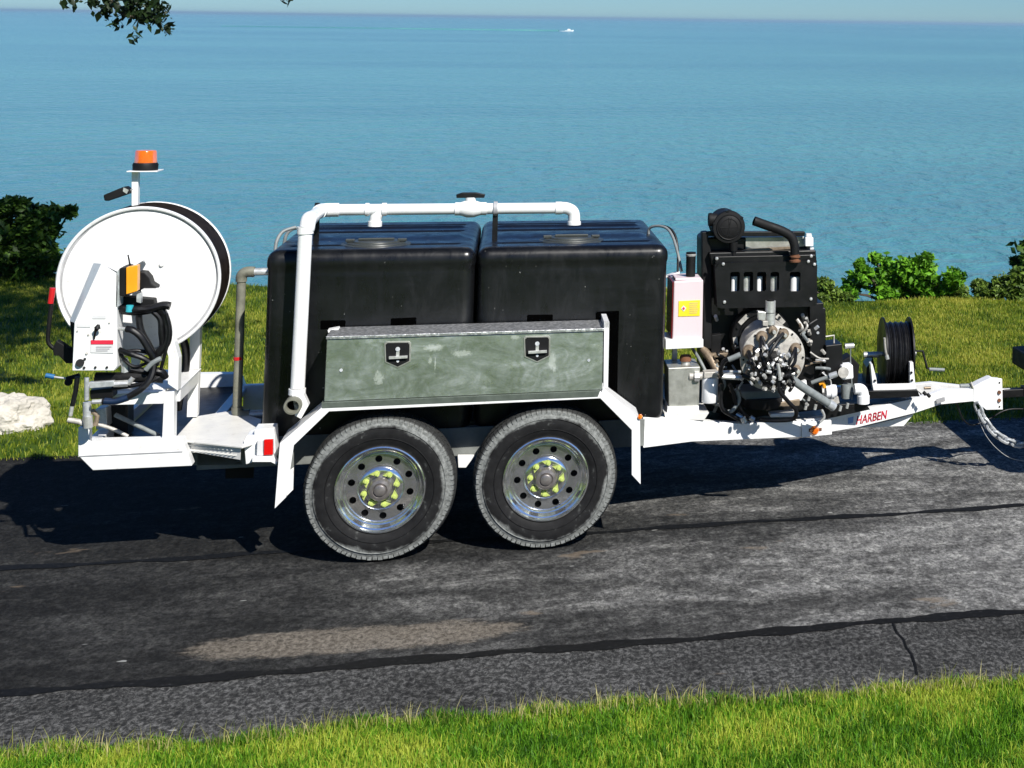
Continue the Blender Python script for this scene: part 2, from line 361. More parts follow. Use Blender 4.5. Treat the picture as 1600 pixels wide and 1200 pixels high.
# ================================================================== the setting
def yN(x): return -2.055-.073*x+.03*math.sin(x*2.1)+.02*math.sin(x*5.3+1)
def yF(x): return 2.553-.046*x+.02*math.sin(x*1.7)
def asphalt():
    m, nt, p = newmat('worn_asphalt')
    fine = noise(nt, 190, 3, .8); grit = noise(nt, 52, 7, .82, (.8, .6, 1), dist=.5); mid = noise(nt, 2.2, 10, .78, (.5, 1.3, 1), dist=.4); big = noise(nt, .42, 4, .55, (.5, 1.8, 1))
    tc = N(nt, 'ShaderNodeTexCoord'); sx = N(nt, 'ShaderNodeSeparateXYZ'); nt.links.new(tc.outputs['Object'], sx.inputs[0])
    X, Yc = sx.outputs[0], sx.outputs[1]
    # the strip between the near seam and the lawn is the older, coarser and paler asphalt
    seam = math_(nt, 'ADD', math_(nt, 'MULTIPLY', X, .028), Yc)
    old = ramp(nt, math_(nt, 'ADD', math_(nt, 'MULTIPLY', seam, -1), -.9), [(.47, (0,)*3), (.50, (1,)*3)])
    wear = math_(nt, 'ADD', math_(nt, 'MULTIPLY', mid.outputs[0], .6), math_(nt, 'MULTIPLY', big.outputs[0], .4))
    wear = math_(nt, 'ADD', wear, math_(nt, 'MULTIPLY', math_(nt, 'SUBTRACT', X, .5), .042))
    a = ramp(nt, wear, [(.40, (.016, .016, .0155)), (.50, (.036, .036, .035)), (.57, (.082, .081, .078)), (.66, (.20, .198, .19))])
    g = ramp(nt, grit.outputs[0], [(.40, (.35,)*3), (.5, (.9,)*3), (.58, (1.5,)*3)]); g.color_ramp.elements[2].color = (1.45, 1.45, 1.45, 1)
    g2 = ramp(nt, noise(nt, 19, 6, .8, (.7, .5, 1), dist=.4).outputs[0], [(.38, (.5,)*3), (.5, (.95,)*3), (.60, (1.0,)*3)]); g2.color_ramp.elements[2].color = (1.7, 1.7, 1.65, 1)
    col = mix(nt, a.outputs[0], g.outputs[0], .95, 'MULTIPLY'); col = mix(nt, col, g2.outputs[0], .8, 'MULTIPLY')
    ob = ramp(nt, grit.outputs[0], [(.42, (.022, .022, .022)), (.50, (.058, .058, .056)), (.60, (.18, .178, .172))])
    obv = mix(nt, ob.outputs[0], ramp(nt, mid.outputs[0], [(.38, (.45,)*3), (.60, (1.0,)*3)]).outputs[0], .9, 'MULTIPLY'); col = mix(nt, col, obv, old.outputs[0])
    f = ramp(nt, fine.outputs[0], [(.35, (.55,)*3), (.65, (1.35,)*3)]); col = mix(nt, col, f.outputs[0], .6, 'MULTIPLY')
    # sand stain
    ex = math_(nt, 'DIVIDE', math_(nt, 'ADD', X, -.02), .78); ey = math_(nt, 'DIVIDE', math_(nt, 'ADD', math_(nt, 'ADD', Yc, math_(nt, 'MULTIPLY', X, .035)), 1.07), .17)
    d = math_(nt, 'ADD', math_(nt, 'POWER', math_(nt, 'ABSOLUTE', ex), 4), math_(nt, 'POWER', math_(nt, 'ABSOLUTE', ey), 2))
    ns = noise(nt, 6, 12, .85, (.6, 1.4, 1)); d = math_(nt, 'ADD', d, math_(nt, 'MULTIPLY', math_(nt, 'SUBTRACT', ns.outputs[0], .5), 4.2))
    sm = ramp(nt, d, [(.5, (.62,)*3), (.95, (0,)*3)]); sand = ramp(nt, grit.outputs[0], [(.40, (.085, .072, .055)), (.60, (.30, .26, .21))])
    col = mix(nt, col, sand.outputs[0], sm.outputs[0])
    # smaller rusty and sandy patches
    n4 = noise(nt, 1.9, 5, .6, (.7, 1.5, 1)); pm = ramp(nt, n4.outputs[0], [(.655, (0,)*3), (.69, (.45,)*3)])
    col = mix(nt, col, (.22, .17, .12), pm.outputs[0])
    # pale spots
    n5 = noise(nt, 9, 2, .5, (.6, 1.5, 1)); wm = ramp(nt, n5.outputs[0], [(.74, (0,)*3), (.75, (.6,)*3)]); col = mix(nt, col, (.4, .4, .38), wm.outputs[0])
    nt.links.new(col, p.inputs['Base Color']); p.inputs['Roughness'].default_value = .92
    p.inputs['Specular IOR Level'].default_value = .12
    h = math_(nt, 'ADD', grit.outputs[0], math_(nt, 'MULTIPLY', fine.outputs[0], .5)); bump(nt, p, h, .55, .012); return m
def strip(name, xs, ya, yb, zf, mat, ny=3):
    mb = MB(); vs = []; fs = []
    for x in xs:
        for j in range(ny):
            t = j/(ny-1); y = ya(x)*(1-t)+yb(x)*t; vs.append((x, y, zf(x, y)))
    for i in range(len(xs)-1):
        for j in range(ny-1):
            a = i*ny+j; fs.append((a, a+ny, a+ny+1, a+1))
    mb.add(vs, fs, True); return mb.build(name, mat)
XS = [x*.25 for x in range(-160, 161)]
XF = [x*1.0 for x in range(-60, 61)]
def zbase(x, y): return -.02
road = strip('driveway', XS, lambda x: yN(x)-.08, lambda x: yF(x)+.05, lambda x, y: 0, asphalt()); tag(road, 'worn dark asphalt driveway with tar seams and sandy stain', kind='structure')
tar, tnt, tp = newmat('tar_sealer'); tp.inputs['Base Color'].default_value = (.005, .005, .005, 1)
tnt.links.new(ramp(tnt, noise(tnt, 40, 4).outputs[0], [(.3, (.004,)*3), (.62, (.009,)*3), (.75, (.04,)*3)]).outputs[0], tp.inputs['Base Color']); tp.inputs['Roughness'].default_value = .7; tp.inputs['Specular IOR Level'].default_value = .1
def seam(y0, sl, w, ph, x0=-12, x1=14):
    xs = [x0+i*.05 for i in range(int((x1-x0)/.05))]
    c = lambda x: y0+sl*x+.012*math.sin(x*3+ph)+.007*math.sin(x*11+ph*2)
    ww = lambda x: w*(.75+.25*math.sin(x*7+ph)+.15*math.sin(x*23+ph)+.08*math.sin(x*61))
    return strip('tar_seam', xs, lambda x: c(x)-ww(x), lambda x: c(x)+ww(x), lambda x, y: .004, tar, 2)
for k, (y0, sl_, w) in enumerate(((-1.385, -.028, .050), (.30, -.026, .040))):
    tag(seam(y0, sl_, w, k*1.7), 'black tar line sealing a long joint in the driveway', kind='structure')
# short crack across the old asphalt, right
cp = [G(1395, 975), G(1402, 990), G(1412, 1000), G(1416, 1012), G(1424, 1022), G(1430, 1040), G(1433, 1056)]
mb = MB(); n = len(cp)
mb.add([(p.x-.006, p.y, .004) for p in cp]+[(p.x+.006, p.y, .004) for p in cp], [(i, i+n, i+n+1, i+1) for i in range(n-1)])
tag(mb.build('driveway_crack', tar), 'thin crack across the coarse asphalt strip near the grass', kind='structure')

far_g = grass_mat('lawn_far', (.035, .080, .006), (.165, .225, .014), (.34, .34, .05), .7)
near_g = grass_mat('lawn_near', (.030, .095, .005), (.12, .30, .012), (.38, .44, .05), 1.5)
def yE(x):   # brink of the bluff
    return 9.9-.30*x+.35*math.sin(x*.9)+.2*math.sin(x*2.3+1) if x > -8 else 12.3+.35*math.sin(x*.9)
def yE2(x): return max(6.5, yE(x))
def zL(x, y): return -.012+.03*max(0, min(1, (y-yF(x))/.3))+.03*math.sin(x*1.3)*math.sin(y*.9)*min(1, max(0, y-3))
def zN(x, y):
    t = max(0, yN(x)-y); return .0+.15*t+.015*math.sin(x*4)*min(1, t)
lf = strip('lawn', XS, lambda x: yF(x), lambda x: yE2(x), zL, far_g, 30); tag(lf, 'lawn between the driveway and the lake bluff', kind='structure')
ln = strip('near_lawn', XS, lambda x: yN(x), lambda x: -22, lambda x, y: zN(x, y), near_g, 60); tag(ln, 'lawn bank on the near side of the driveway', kind='structure')
CAMW = TILT @ CAMP
LAKEZ = CAMW.z-12.0
# bluff face down to the lake
bank_m = plain('bluff_scrub', (.06, .075, .025), .9, var=.5, scale=1.5)
def bluff():
    vs = []; fs = []
    for x in XF:
        for t in (0, .03, .3, 1.0):
            y = yE2(x)+t*8; vs.append((x, y-.3*0, zL(x, yE2(x))-[0, .12, 3.5, 13][[0, .03, .3, 1.0].index(t)]))
    for i in range(len(XF)-1):
        for j in range(3): a = i*4+j; fs.append((a, a+4, a+5, a+1))
    return MB().add(vs, fs, True).build('bluff', bank_m)
tag(bluff(), 'scrubby bluff dropping from the lawn to the lake', kind='structure')

def water_mat():
    m, nt, p = newmat('lake_water')
    tc = N(nt, 'ShaderNodeTexCoord')
    w1 = noise(nt, .75, 4, .55, (.8, .55, 1), dist=.25); w2 = noise(nt, .16, 4, .6, (.5, .8, 1), dist=.2); w3 = noise(nt, .006, 5, .65, (.35, 1, 1)); w4 = noise(nt, 3.2, 3, .6, (1, .6, 1))
    body = ramp(nt, w3.outputs[0], [(.38, (.055, .185, .222)), (.62, (.092, .270, .278))])
    nt.links.new(body.outputs[0], p.inputs['Base Color']); p.inputs['Roughness'].default_value = .12; p.inputs['IOR'].default_value = 1.33
    crest = ramp(nt, w1.outputs[0], [(.38, (0,)*3), (.58, (.55,)*3), (.68, (1,)*3)])
    h = math_(nt, 'ADD', math_(nt, 'ADD', math_(nt, 'MULTIPLY', crest.outputs[0], .6), math_(nt, 'MULTIPLY', w2.outputs[0], 2.0)), math_(nt, 'MULTIPLY', w4.outputs[0], .10))
    bump(nt, p, h, .9, .55); return m
def lake():
    xs = np.concatenate([np.linspace(-40000, -300, 8), np.linspace(-250, 400, 14), np.linspace(500, 40000, 8)])
    ys = np.concatenate([np.linspace(8, 300, 12), np.geomspace(360, 60000, 14)])
    vs = np.array([(x, y, 0) for x in xs for y in ys]); ny = len(ys)
    fs = np.array([(i*ny+j, (i+1)*ny+j, (i+1)*ny+j+1, i*ny+j+1) for i in range(len(xs)-1) for j in range(ny-1)])
    o = mesh_np('lake', vs, fs, water_mat(), 4); o.location = (0, 0, LAKEZ); return o
LK = tag(lake(), 'calm blue green lake reaching the horizon', kind='structure')

# blades of grass
def blades(name, pts, L, Wd, mat, lean=.35):
    n = len(pts); a = RNG.uniform(0, 2*np.pi, n); l = L*RNG.uniform(.55, 1.25, n)[:, None]; w = Wd*RNG.uniform(.7, 1.3, n)[:, None]
    side = np.stack([np.cos(a), np.sin(a), 0*a], 1); b = RNG.uniform(0, 2*np.pi, n); lf = RNG.uniform(.1, 1, n)[:, None]*lean
    ld = np.stack([np.cos(b), np.sin(b), 0*b], 1)*lf; up = np.array([0, 0, 1.])
    p0 = pts-side*w/2; p1 = pts+side*w/2; m = pts+up*l*.55+ld*l*.3; p2 = m+side*w*.4; p3 = m-side*w*.4; p4 = pts+up*l*np.sqrt(np.maximum(.2, 1-lf**2))+ld*l
    vs = np.stack([p0, p1, p2, p3, p4], 1).reshape(-1, 3); k = np.arange(n)[:, None]*5
    f = np.concatenate([k+np.array([[0, 1, 2]]), k+np.array([[0, 2, 3]]), k+np.array([[3, 2, 4]])], 1).reshape(-1, 3)
    return mesh_np(name, vs, f, mat, 3)
def scatter(n, x0, x1, fa, fb, zf, pw=1.0):
    x = RNG.uniform(x0, x1, n); t = RNG.uniform(0, 1, n)**pw; ya = np.array([fa(v) for v in x]); yb = np.array([fb(v) for v in x]); y = ya*(1-t)+yb*t
    return np.stack([x, y, np.array([zf(a, b) for a, b in zip(x, y)])], 1)
pn = scatter(330000, -4.5, 7.0, lambda x: yN(x)+.03*math.sin(x*17)+.02, lambda x: -5.0, zN, 1.35)
tag(blades('grass', pn, .048, .0040, near_g, .75), 'thick bright green grass along the near edge of the driveway', 'grass', kind='stuff')
pe = scatter(3600, -4.5, 7.0, lambda x: yN(x)+.05*math.sin(x*9)*math.sin(x*31), lambda x: yN(x)-.12, zN)
dry_g = grass_mat('dry_blades', (.09, .13, .02), (.24, .24, .06), (.5, .45, .2), 1.4)
tag(blades('long_grass', pe, .10, .0034, dry_g, .7), 'long dry blades leaning over the asphalt edge', 'grass', kind='stuff')
pf = scatter(330000, -9.0, 11.5, lambda x: yF(x)-.03, lambda x: yE2(x)-.02, zL, 1.0)
tag(blades('lawn_grass', pf, .042, .0065, far_g, .8), 'mown yellow green grass of the lawn behind the trailer', 'grass', kind='stuff')

# foliage
def leaf_cloud(name, cents, rads, per, size, mat, parent, flat=.6, droop=.2):
    P = []
    for c, r, k in zip(cents, rads, per):
        d = RNG.normal(size=(k, 3)); d /= np.linalg.norm(d, axis=1)[:, None]; rr = r*np.clip(np.abs(RNG.normal(size=(k, 1)))*.85, .05, 1.9)
        P.append(np.array(c)+d*rr*np.array([1, 1, .8]))
    P = np.concatenate(P); n = len(P)
    nrm = RNG.normal(size=(n, 3)); nrm[:, 2] = abs(nrm[:, 2])+flat; nrm /= np.linalg.norm(nrm, axis=1)[:, None]
    t = RNG.normal(size=(n, 3)); t -= nrm*(t*nrm).sum(1)[:, None]; t /= np.linalg.norm(t, axis=1)[:, None]; t[:, 2] -= droop
    b = np.cross(nrm, t); s = size*RNG.uniform(.6, 1.3, (n, 1))
    v0 = P-t*s*.5; v1 = P+b*s*.28-t*s*.05-nrm*s*.05; v2 = P+t*s*.55-nrm*s*.08; v3 = P-b*s*.28-t*s*.05-nrm*s*.05
    m0 = P+nrm*s*.05
    vs = np.stack([v0, v1, v2, v3, m0], 1).reshape(-1, 3); k = np.arange(n)[:, None]*5
    f = np.concatenate([k+np.array([[0, 1, 4]]), k+np.array([[1, 2, 4]]), k+np.array([[2, 3, 4]]), k+np.array([[3, 0, 4]])], 1).reshape(-1, 3)
    o = mesh_np(name, vs, f, mat, 3); o.parent = parent; return o
bark = plain('bark', (.07, .055, .04), .9, var=.5, scale=14, bmp=.6, bscale=20)
L_dark = leaf_mat('dark_leaves', (.020, .050, .008), (.075, .15, .018)); L_bright = leaf_mat('bright_leaves', (.035, .12, .010), (.13, .31, .018))
L_mid = leaf_mat('olive_leaves', (.04, .085, .012), (.13, .20, .03)); L_tree = leaf_mat('backlit_tree_leaves', (.005, .011, .003), (.012, .026, .006), .08)  # tree leaf colour darkened to paint its backlit shade
def shrub(name, base, blobs, size, mat, label, dens=1.0, cat='bush', group=None):
    t = empty(name, None, base); tag(t, label, cat, group); cs, rs, ps = [], [], []
    stems = MB()
    for (dx, dy, dz, r) in blobs:
        # break every lobe into uneven clumps
        k = max(3, int(17*dens)); 
        for i in range(k):
            d = RNG.normal(size=3); d /= np.linalg.norm(d); q = r*RNG.uniform(.35, .95)
            cs.append((dx+d[0]*q, dy+d[1]*q, max(.02, dz+d[2]*q*.85))); rr = r*RNG.uniform(.2, .42); rs.append(rr); ps.append(max(14, int(dens*700*rr**2/(size/.1)**2*3.0)))
        stems.tube([(dx*.2, dy*.2, -.05), (dx*.6, dy*.6, dz*.5), (dx, dy, dz)], .012, 5, rad=[.025, .017, .008])
    leaf_cloud('foliage', cs, rs, ps, size, mat, t); stems.build('stem', bark, t); return t
def gl(u, v): p = G(u, v); return p
b1 = G(40, 437); s = (b1-CAMP).dot(CF)/FOC   # metres per pixel there
def ublobs(base, items):
    # (u,v,r_px) lobes placed in the plane that faces the lake path, given a depth jitter
    sc = (base-CAMP).dot(CF)/FOC; out = []
    for u, v, r in items:
        p = D(u, v, (base-CAMP).dot(CF)) - base; out.append((p.x+random.uniform(-.1, .1), p.y+random.uniform(-.25, .25), p.z, r*sc))
    return out
shrub('lilac_bush', b1, ublobs(b1, [(-60, 375, 55), (-20, 345, 46), (10, 370, 48), (30, 335, 22), (45, 400, 36), (62, 345, 24), (75, 385, 26), (80, 338, 15), (92, 333, 9), (60, 365, 26), (84, 362, 12), (70, 415, 22), (20, 318, 18), (-30, 420, 45), (45, 360, 25), (88, 398, 12)]), .11, L_dark,
      'dark leafy bush at the lawn edge behind the big hose reel', 2.6)
b2 = G(1400, 466)
shrub('sumac_bush', b2, ublobs(b2, [(1330, 445, 20), (1345, 428, 16), (1365, 440, 24), (1390, 425, 22), (1415, 418, 22), (1440, 413, 17), (1450, 432, 24), (1475, 428, 16), (1400, 450, 22), (1430, 452, 20), (1480, 448, 20), (1310, 455, 14), (1340, 410, 7), (1440, 400, 8), (1375, 405, 8), (1330, 458, 14), (1365, 460, 14), (1395, 460, 14), (1425, 460, 14), (1455, 460, 14), (1485, 459, 12), (1420, 435, 20), (1380, 442, 20)]), .088, L_bright,
      'bright green bush at the lawn edge behind the small hose reel', 2.6)
b3 = G(1300, 466)
shrub('low_bush', b3, ublobs(b3, [(1285, 450, 14), (1300, 445, 12), (1290, 462, 12), (1270, 455, 14), (1240, 450, 16), (1305, 460, 12), (1318, 461, 11), (1330, 462, 10), (1283, 462, 10)]), .07, L_mid, 'low olive shrub beside the engine at the lawn edge', 2.2)
b4 = G(1535, 467)
shrub('low_bush', b4, ublobs(b4, [(1505, 452, 12), (1520, 448, 12), (1535, 455, 11), (1548, 445, 12), (1498, 460, 10), (1512, 460, 11), (1528, 461, 11), (1545, 461, 12), (1556, 455, 12), (1540, 446, 11)]), .08, L_mid, 'low yellowish shrub between the bright bush and the picture edge', 2.2)
b5 = G(1590, 469)
shrub('hedge_bush', b5, ublobs(b5, [(1565, 442, 14), (1580, 435, 18), (1600, 440, 26), (1598, 455, 20), (1570, 458, 12), (1630, 430, 34), (1680, 430, 40), (1562, 455, 13), (1575, 450, 15), (1590, 458, 14), (1610, 460, 16)]), .08, L_mid, 'olive green shrub at the far right lawn edge', 2.4)
b6 = G(1640, 462)
shrub('dark_shrub', b6, ublobs(b6, [(1592, 402, 7), (1600, 410, 10), (1606, 395, 9), (1620, 410, 20), (1640, 390, 30), (1586, 411, 5), (1650, 430, 34)]), .12, L_dark, 'dark shrub leaning in at the right picture edge above the hedge', 2.2)

# tree whose twigs hang into the top left
def tree():
    S = G(-85, 485); cc = Vector((S.x, S.y, 0)) + Vector((.49, -1, 1))*7.0
    base = Vector((-5.3, 4.1, .0))
    t = empty('linden_tree', None, base); tag(t, 'tree with backlit darkness in its leaf colour, whose lowest twigs hang into the top left of the view', 'tree')
    c = cc-base; tb = MB()
    trunk = [Vector((0, 0, -.1)), Vector((.05, .1, 1.5)), c*.4+Vector((0, 0, .6)), c*.75+Vector((0, 0, .3)), c]
    tb.tube(trunk, .15, 10, rad=None, spline=False)
    tips = []
    for k in range(9):
        a = k*.7+.3; e = c+Vector((math.cos(a)*1.5, math.sin(a)*1.5, random.uniform(-.8, 1.1))); tb.tube([c*.8, (c+e)/2+Vector((0, 0, .25)), e], .04, 6, spline=True); tips.append(e)
    hang = [D(u, v, 9.6)-base for u, v in ((175, 5), (200, 16), (222, 24), (245, 30), (262, 46), (215, 58), (180, 38), (165, 18), (232, 8), (150, 0), (112, 3), (208, 0), (250, 14))]
    hub = D(150, -160, 9.6)-base
    tb.tube([c, (c+hub)/2, hub, hang[0], hang[3]], .012, 5, rad=None, spline=True)
    tw = D(445, -120, 9.8)-base; tb.tube([c, tw, D(447, -4, 9.8)-base], .008, 5, spline=True)
    tb.build('trunk', bark, t)
    cs = [tuple(c+Vector(RNG.normal(size=3))*1.0) for _ in range(75)]+[tuple(e) for e in tips]; rs = [.6]*len(cs); ps = [230]*len(cs)
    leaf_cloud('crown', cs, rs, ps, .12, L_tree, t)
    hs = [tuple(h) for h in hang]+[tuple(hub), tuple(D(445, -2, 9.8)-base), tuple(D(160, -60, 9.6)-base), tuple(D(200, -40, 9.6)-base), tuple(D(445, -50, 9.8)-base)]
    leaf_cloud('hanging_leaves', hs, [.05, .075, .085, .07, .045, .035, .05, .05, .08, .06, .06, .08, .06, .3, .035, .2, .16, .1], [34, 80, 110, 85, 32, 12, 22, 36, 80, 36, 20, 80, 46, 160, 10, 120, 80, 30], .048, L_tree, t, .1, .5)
tree()

# boulder
def boulder():
    base = G(8, 673); m = plain('pale_limestone', (.50, .47, .41), .9, var=.3, scale=7, dirt=(.2, .18, .14), dirt_amt=.6, bmp=.7, bscale=14)
    bm = bmesh.new(); bmesh.ops.create_icosphere(bm, subdivisions=5, radius=1)
    from mathutils import noise as nz
    for v in bm.verts:
        p = v.co.copy(); d = 1+.26*nz.noise(p*1.5+Vector((3, 1, 2)))+.16*abs(nz.noise(p*4))-.10*nz.voronoi(p*2.8)[0][0]+.04*nz.noise(p*12)
        v.co = Vector((p.x*.27*d, p.y*.20*d, max(-.04, p.z*.20*d+.09)))
    me = bpy.data.meshes.new('boulder'); bm.to_mesh(me); bm.free(); me.materials.append(m)
    o = bpy.data.objects.new('boulder', me); COL.objects.link(o); o.location = base
    tag(o, 'rough pale limestone boulder on the lawn near the rear of the trailer', 'boulder')
boulder()

# motor boat far out: stands level, so it is placed in the true frame (see the end)
def boat():
    d = (TILT.to_3x3() @ (CF+CR*((889-PX)/FOC)-CU*((49-PY)/FOC))); t = (LAKEZ-CAMW.z)/d.z; p = CAMW+d*t
    sc = 12.0*(t/FOC)/8.0            # hull about 16 px long
    e = empty('motorboat', None, p); e.rotation_euler = (0, 0, -.28); e.scale = (sc*1,)*3
    hull = MB().add([(-4, -1.2, 0), (3, -1.1, 0), (4.6, 0, .2), (3, 1.1, 0), (-4, 1.2, 0), (-4, -1.5, 1.1), (3, -1.4, 1.3), (5.2, 0, 1.6), (3, 1.4, 1.3), (-4, 1.5, 1.1)],
        [(0, 1, 6, 5), (1, 2, 7, 6), (2, 3, 8, 7), (3, 4, 9, 8), (4, 0, 5, 9), (5, 6, 7, 8, 9), (0, 4, 3, 2, 1)])
    hull.build('hull', 'paint_white', e)
    MB().add([(-1.5, -1, 1.15), (2, -.9, 1.3), (2, .9, 1.3), (-1.5, 1, 1.15), (-1.2, -.8, 2.5), (.6, -.7, 2.6), (.6, .7, 2.6), (-1.2, .8, 2.5)], [(0, 1, 5, 4), (1, 2, 6, 5), (2, 3, 7, 6), (3, 0, 4, 7), (4, 5, 6, 7)]).build('cabin', 'paint_white', e)
    tag(e, 'small white motorboat far out on the lake trailing a wake', 'boat')
    fm = plain('foam', (.8, .82, .82), .8, var=.1, scale=3)
    rot = Matrix.Rotation(-.28, 4, 'Z'); vs = []; fs = []; n = 14
    for i in range(n):
        x = -3.5-i*.75; w = .5+.5*math.sin(i*2.3)+.02*i; vs += [(x, -1.0-w*.4, .02), (x, 1.0+w*.4, .02), (x, 0, .7*max(0, 1-i/9.)*(.7+.3*math.sin(i*3)))]
    for i in range(n-1): a = i*3; fs += [(a, a+2, a+5, a+3), (a+2, a+1, a+4, a+5)]
    vs2 = [p+(rot @ Vector(v))*sc for v in vs]; o = MB().add(vs2, fs, True).build('wake', fm); tag(o, 'white foam wake behind the far motorboat', 'wake', kind='stuff')
    side = (TILT.to_3x3() @ CR); side.z = 0; side.normalize(); fw = Vector((-side.y, side.x, 0)); k = t/FOC; vs = []; fs = []
    for i in range(40):
        a = p-side*k*(16+i*13.5)+fw*k*(1.5*math.sin(i*.9)); w = 3*k*(.6+.4*math.sin(i*2.1)); h = 2.2*k*(1-.5*i/40)
        vs += [a-fw*w, a+Vector((0, 0, h)), a+fw*w]
    for i in range(39): b = i*3; fs += [(b, b+1, b+4, b+3), (b+1, b+2, b+5, b+4)]
    tr = MB().add(vs, fs, True).build('wake_trail', LK.data.materials[0]); tag(tr, 'long low wake line stretching left behind the far motorboat', 'wake', kind='stuff')
    return e, o, tr
BOAT, WAKE, TRAIL = boat()

exec_parts = []
# ================================================================== the trailer
T = empty('jetting_trailer'); tag(T, 'white tandem axle sewer jetting trailer with two black water tanks, hose reels and engine', 'trailer')
YC = 1.03
# ---- chassis
def rail(name, px, y0, y1, mat='white', bev=.004): return MB().pp(px, y0, y1).build(name, mat, T, bev)
rail('rear_beam', [(122, 690), (285, 686), (292, 706), (300, 728), (145, 735), (122, 712)], .15, .23)
MB().pp([(122, 712.5), (285, 705), (285, 706.5), (122, 714)], .147, .1495).build('bevel_line', 'grey', T)  # grey strip drawn for the angle iron's bevel line
MB().prism([(V(u, v, .15).x, V(u, v, .15).z) for u, v in [(122, 690), (285, 686), (292, 706), (300, 728), (145, 735), (122, 712)]], 1.83, 1.91).build('rear_beam', 'white', T, .004)
x0 = V(124, 700, .15).x; z0, z1 = V(200, 725, .15).z, V(200, 692, .15).z
MB().box(x0, x0+.07, .233, 1.827, z0+.02, z1-.004).build('cross_member', 'white', T, .004)
MB().box(x0+.50, x0+.56, .233, 1.827, z0+.02, z1-.06).build('cross_member', 'white', T, .004)
rail('rear_post', [(122, 668), (140, 668), (141, 690), (122, 690)], .152, .20)
# main rails behind the wheels
zr0, zr1 = V(730, 712, .3).z, V(730, 668, .3).z
for y in (.30, 1.70):
    MB().box(-.98, 1.47, y, y+.055, zr0, zr1).build('main_rail', 'underside' if y < 1 else 'white', T, .004)  # near rail is a white rail with its shadow put in colour
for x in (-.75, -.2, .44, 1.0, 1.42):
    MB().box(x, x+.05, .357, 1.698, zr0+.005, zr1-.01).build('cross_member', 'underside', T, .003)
for x in (-.02, .90):
    MB().cyl((x, .24, .40), (x, 1.83, .40), .032).build('axle', 'black', T)
MB().pp([(715, 712), (742, 712), (728, 731), (716, 731)], .26, .29).build('spring_hanger', 'white', T, .003)
# front A frame: near rail made of three lengths, far rail mirrored about the centre line
def tongue_side(sgn):
    top = [(1005, 652, .30), (1158, 662, .42), (1252, 658, .52), (1350, 640, .66), (1450, 618, .83), (1472, 610, .88), (1521, 608, .97)]
    bot = [(1005, 700, .30), (1079, 690.5, .36), (1252, 683, .52), (1340, 668, .66), (1428, 646, .80), (1470, 632, .88), (1522, 627, .97)]
    a = [V(*p) for p in top]; b = [V(*p) for p in bot]
    if sgn < 0:
        for p in a+b: p.y = 2*YC-p.y
    th = Vector((.0, .06*sgn, 0)); n = len(a); vs = []
    for p in a: vs.append(p)
    for p in b: vs.append(p)
    for p in a: vs.append(p+th)
    for p in b: vs.append(p+th)
    fs = []
    for i in range(n-1):
        fs += [(n+i, n+i+1, i+1, i), (2*n+i, 2*n+i+1, 3*n+i+1, 3*n+i), (i, i+1, 2*n+i+1, 2*n+i), (n+i+1, n+i, 3*n+i, 3*n+i+1)]
    fs += [(0, 2*n, 3*n, n), (n-1, 2*n-1, 4*n-1, 3*n-1)]
    return MB().add(vs, fs).build('tongue_rail', 'white', T, .004)
RAIL = tongue_side(1); tongue_side(-1)
MB().pp([(1352, 668), (1412, 666), (1428, 647), (1390, 657), (1340, 669)], .84, .95).build('gusset', 'white', T, .003)
MB().pp([(1253, 660), (1299, 656), (1300, 679), (1253, 683.5)], .505, .515).build('patch_plate', 'white', T, .002)
# floor of black plate between the rails, front and under the tanks
fp = [V(1005, 657, .362), V(1158, 666, .485), V(1252, 662, .585), V(1350, 645, .725), V(1450, 623, .895)]; fb = MB()
for a, b in zip(fp, fp[1:]):
    fb.add([a, b, Vector((b.x, 2*YC-b.y, b.z)), Vector((a.x, 2*YC-a.y, a.z))], [(0, 1, 2, 3)])
fb.build('floor_plate', 'black', T)
MB().box(-.66, 1.58, .36, 1.68, zr1+.002, zr1+.02).build('tank_deck', 'black', T)
zf_ = V(200, 716, .15).z
MB().box(V(150, 716, .15).x, V(286, 716, .15).x, .235, 1.825, zf_, zf_+.01).build('rear_floor', 'black', T)
# ---- rear deck step
dz = .672
dp = [G(272, 686, dz), G(285, 688, dz), G(378, 698, dz), G(405, 690, dz), G(408, 655, dz), G(365, 641, dz), G(303, 651, dz)]
MB().slab(dp, .010).build('deck_plate', 'tread', T, .002)
e0, e1 = G(285, 689, dz-.012), G(376, 699.5, dz-.012)
MB().add([e0, e1, e1-Vector((0, 0, .065)), e0-Vector((0, 0, .05)), e0+Vector((0, .01, 0)), e1+Vector((0, .01, 0)), e1+Vector((0, .01, -.065)), e0+Vector((0, .01, -.05))],
         [(3, 2, 1, 0), (4, 5, 6, 7), (0, 1, 5, 4), (1, 2, 6, 5), (2, 3, 7, 6), (3, 0, 4, 7)]).build('deck_skirt', 'tread', T)
pads = MB()
for i in range(13):
    for j in range(2):
        q = e0.lerp(e1, (i+.5+(j*.5))/14)+Vector((0, -.002, -.016-.026*j)); pads.box(q.x-.016, q.x+.012, q.y-.001, q.y+.002, q.z-.0035, q.z+.0035)
pads.build('tread_pattern', 'tread', T)
# deck underside bracket
MB().pp([(287, 700), (374, 718), (380, 726), (302, 727)], .30, .32).build('deck_web', 'underside', T)
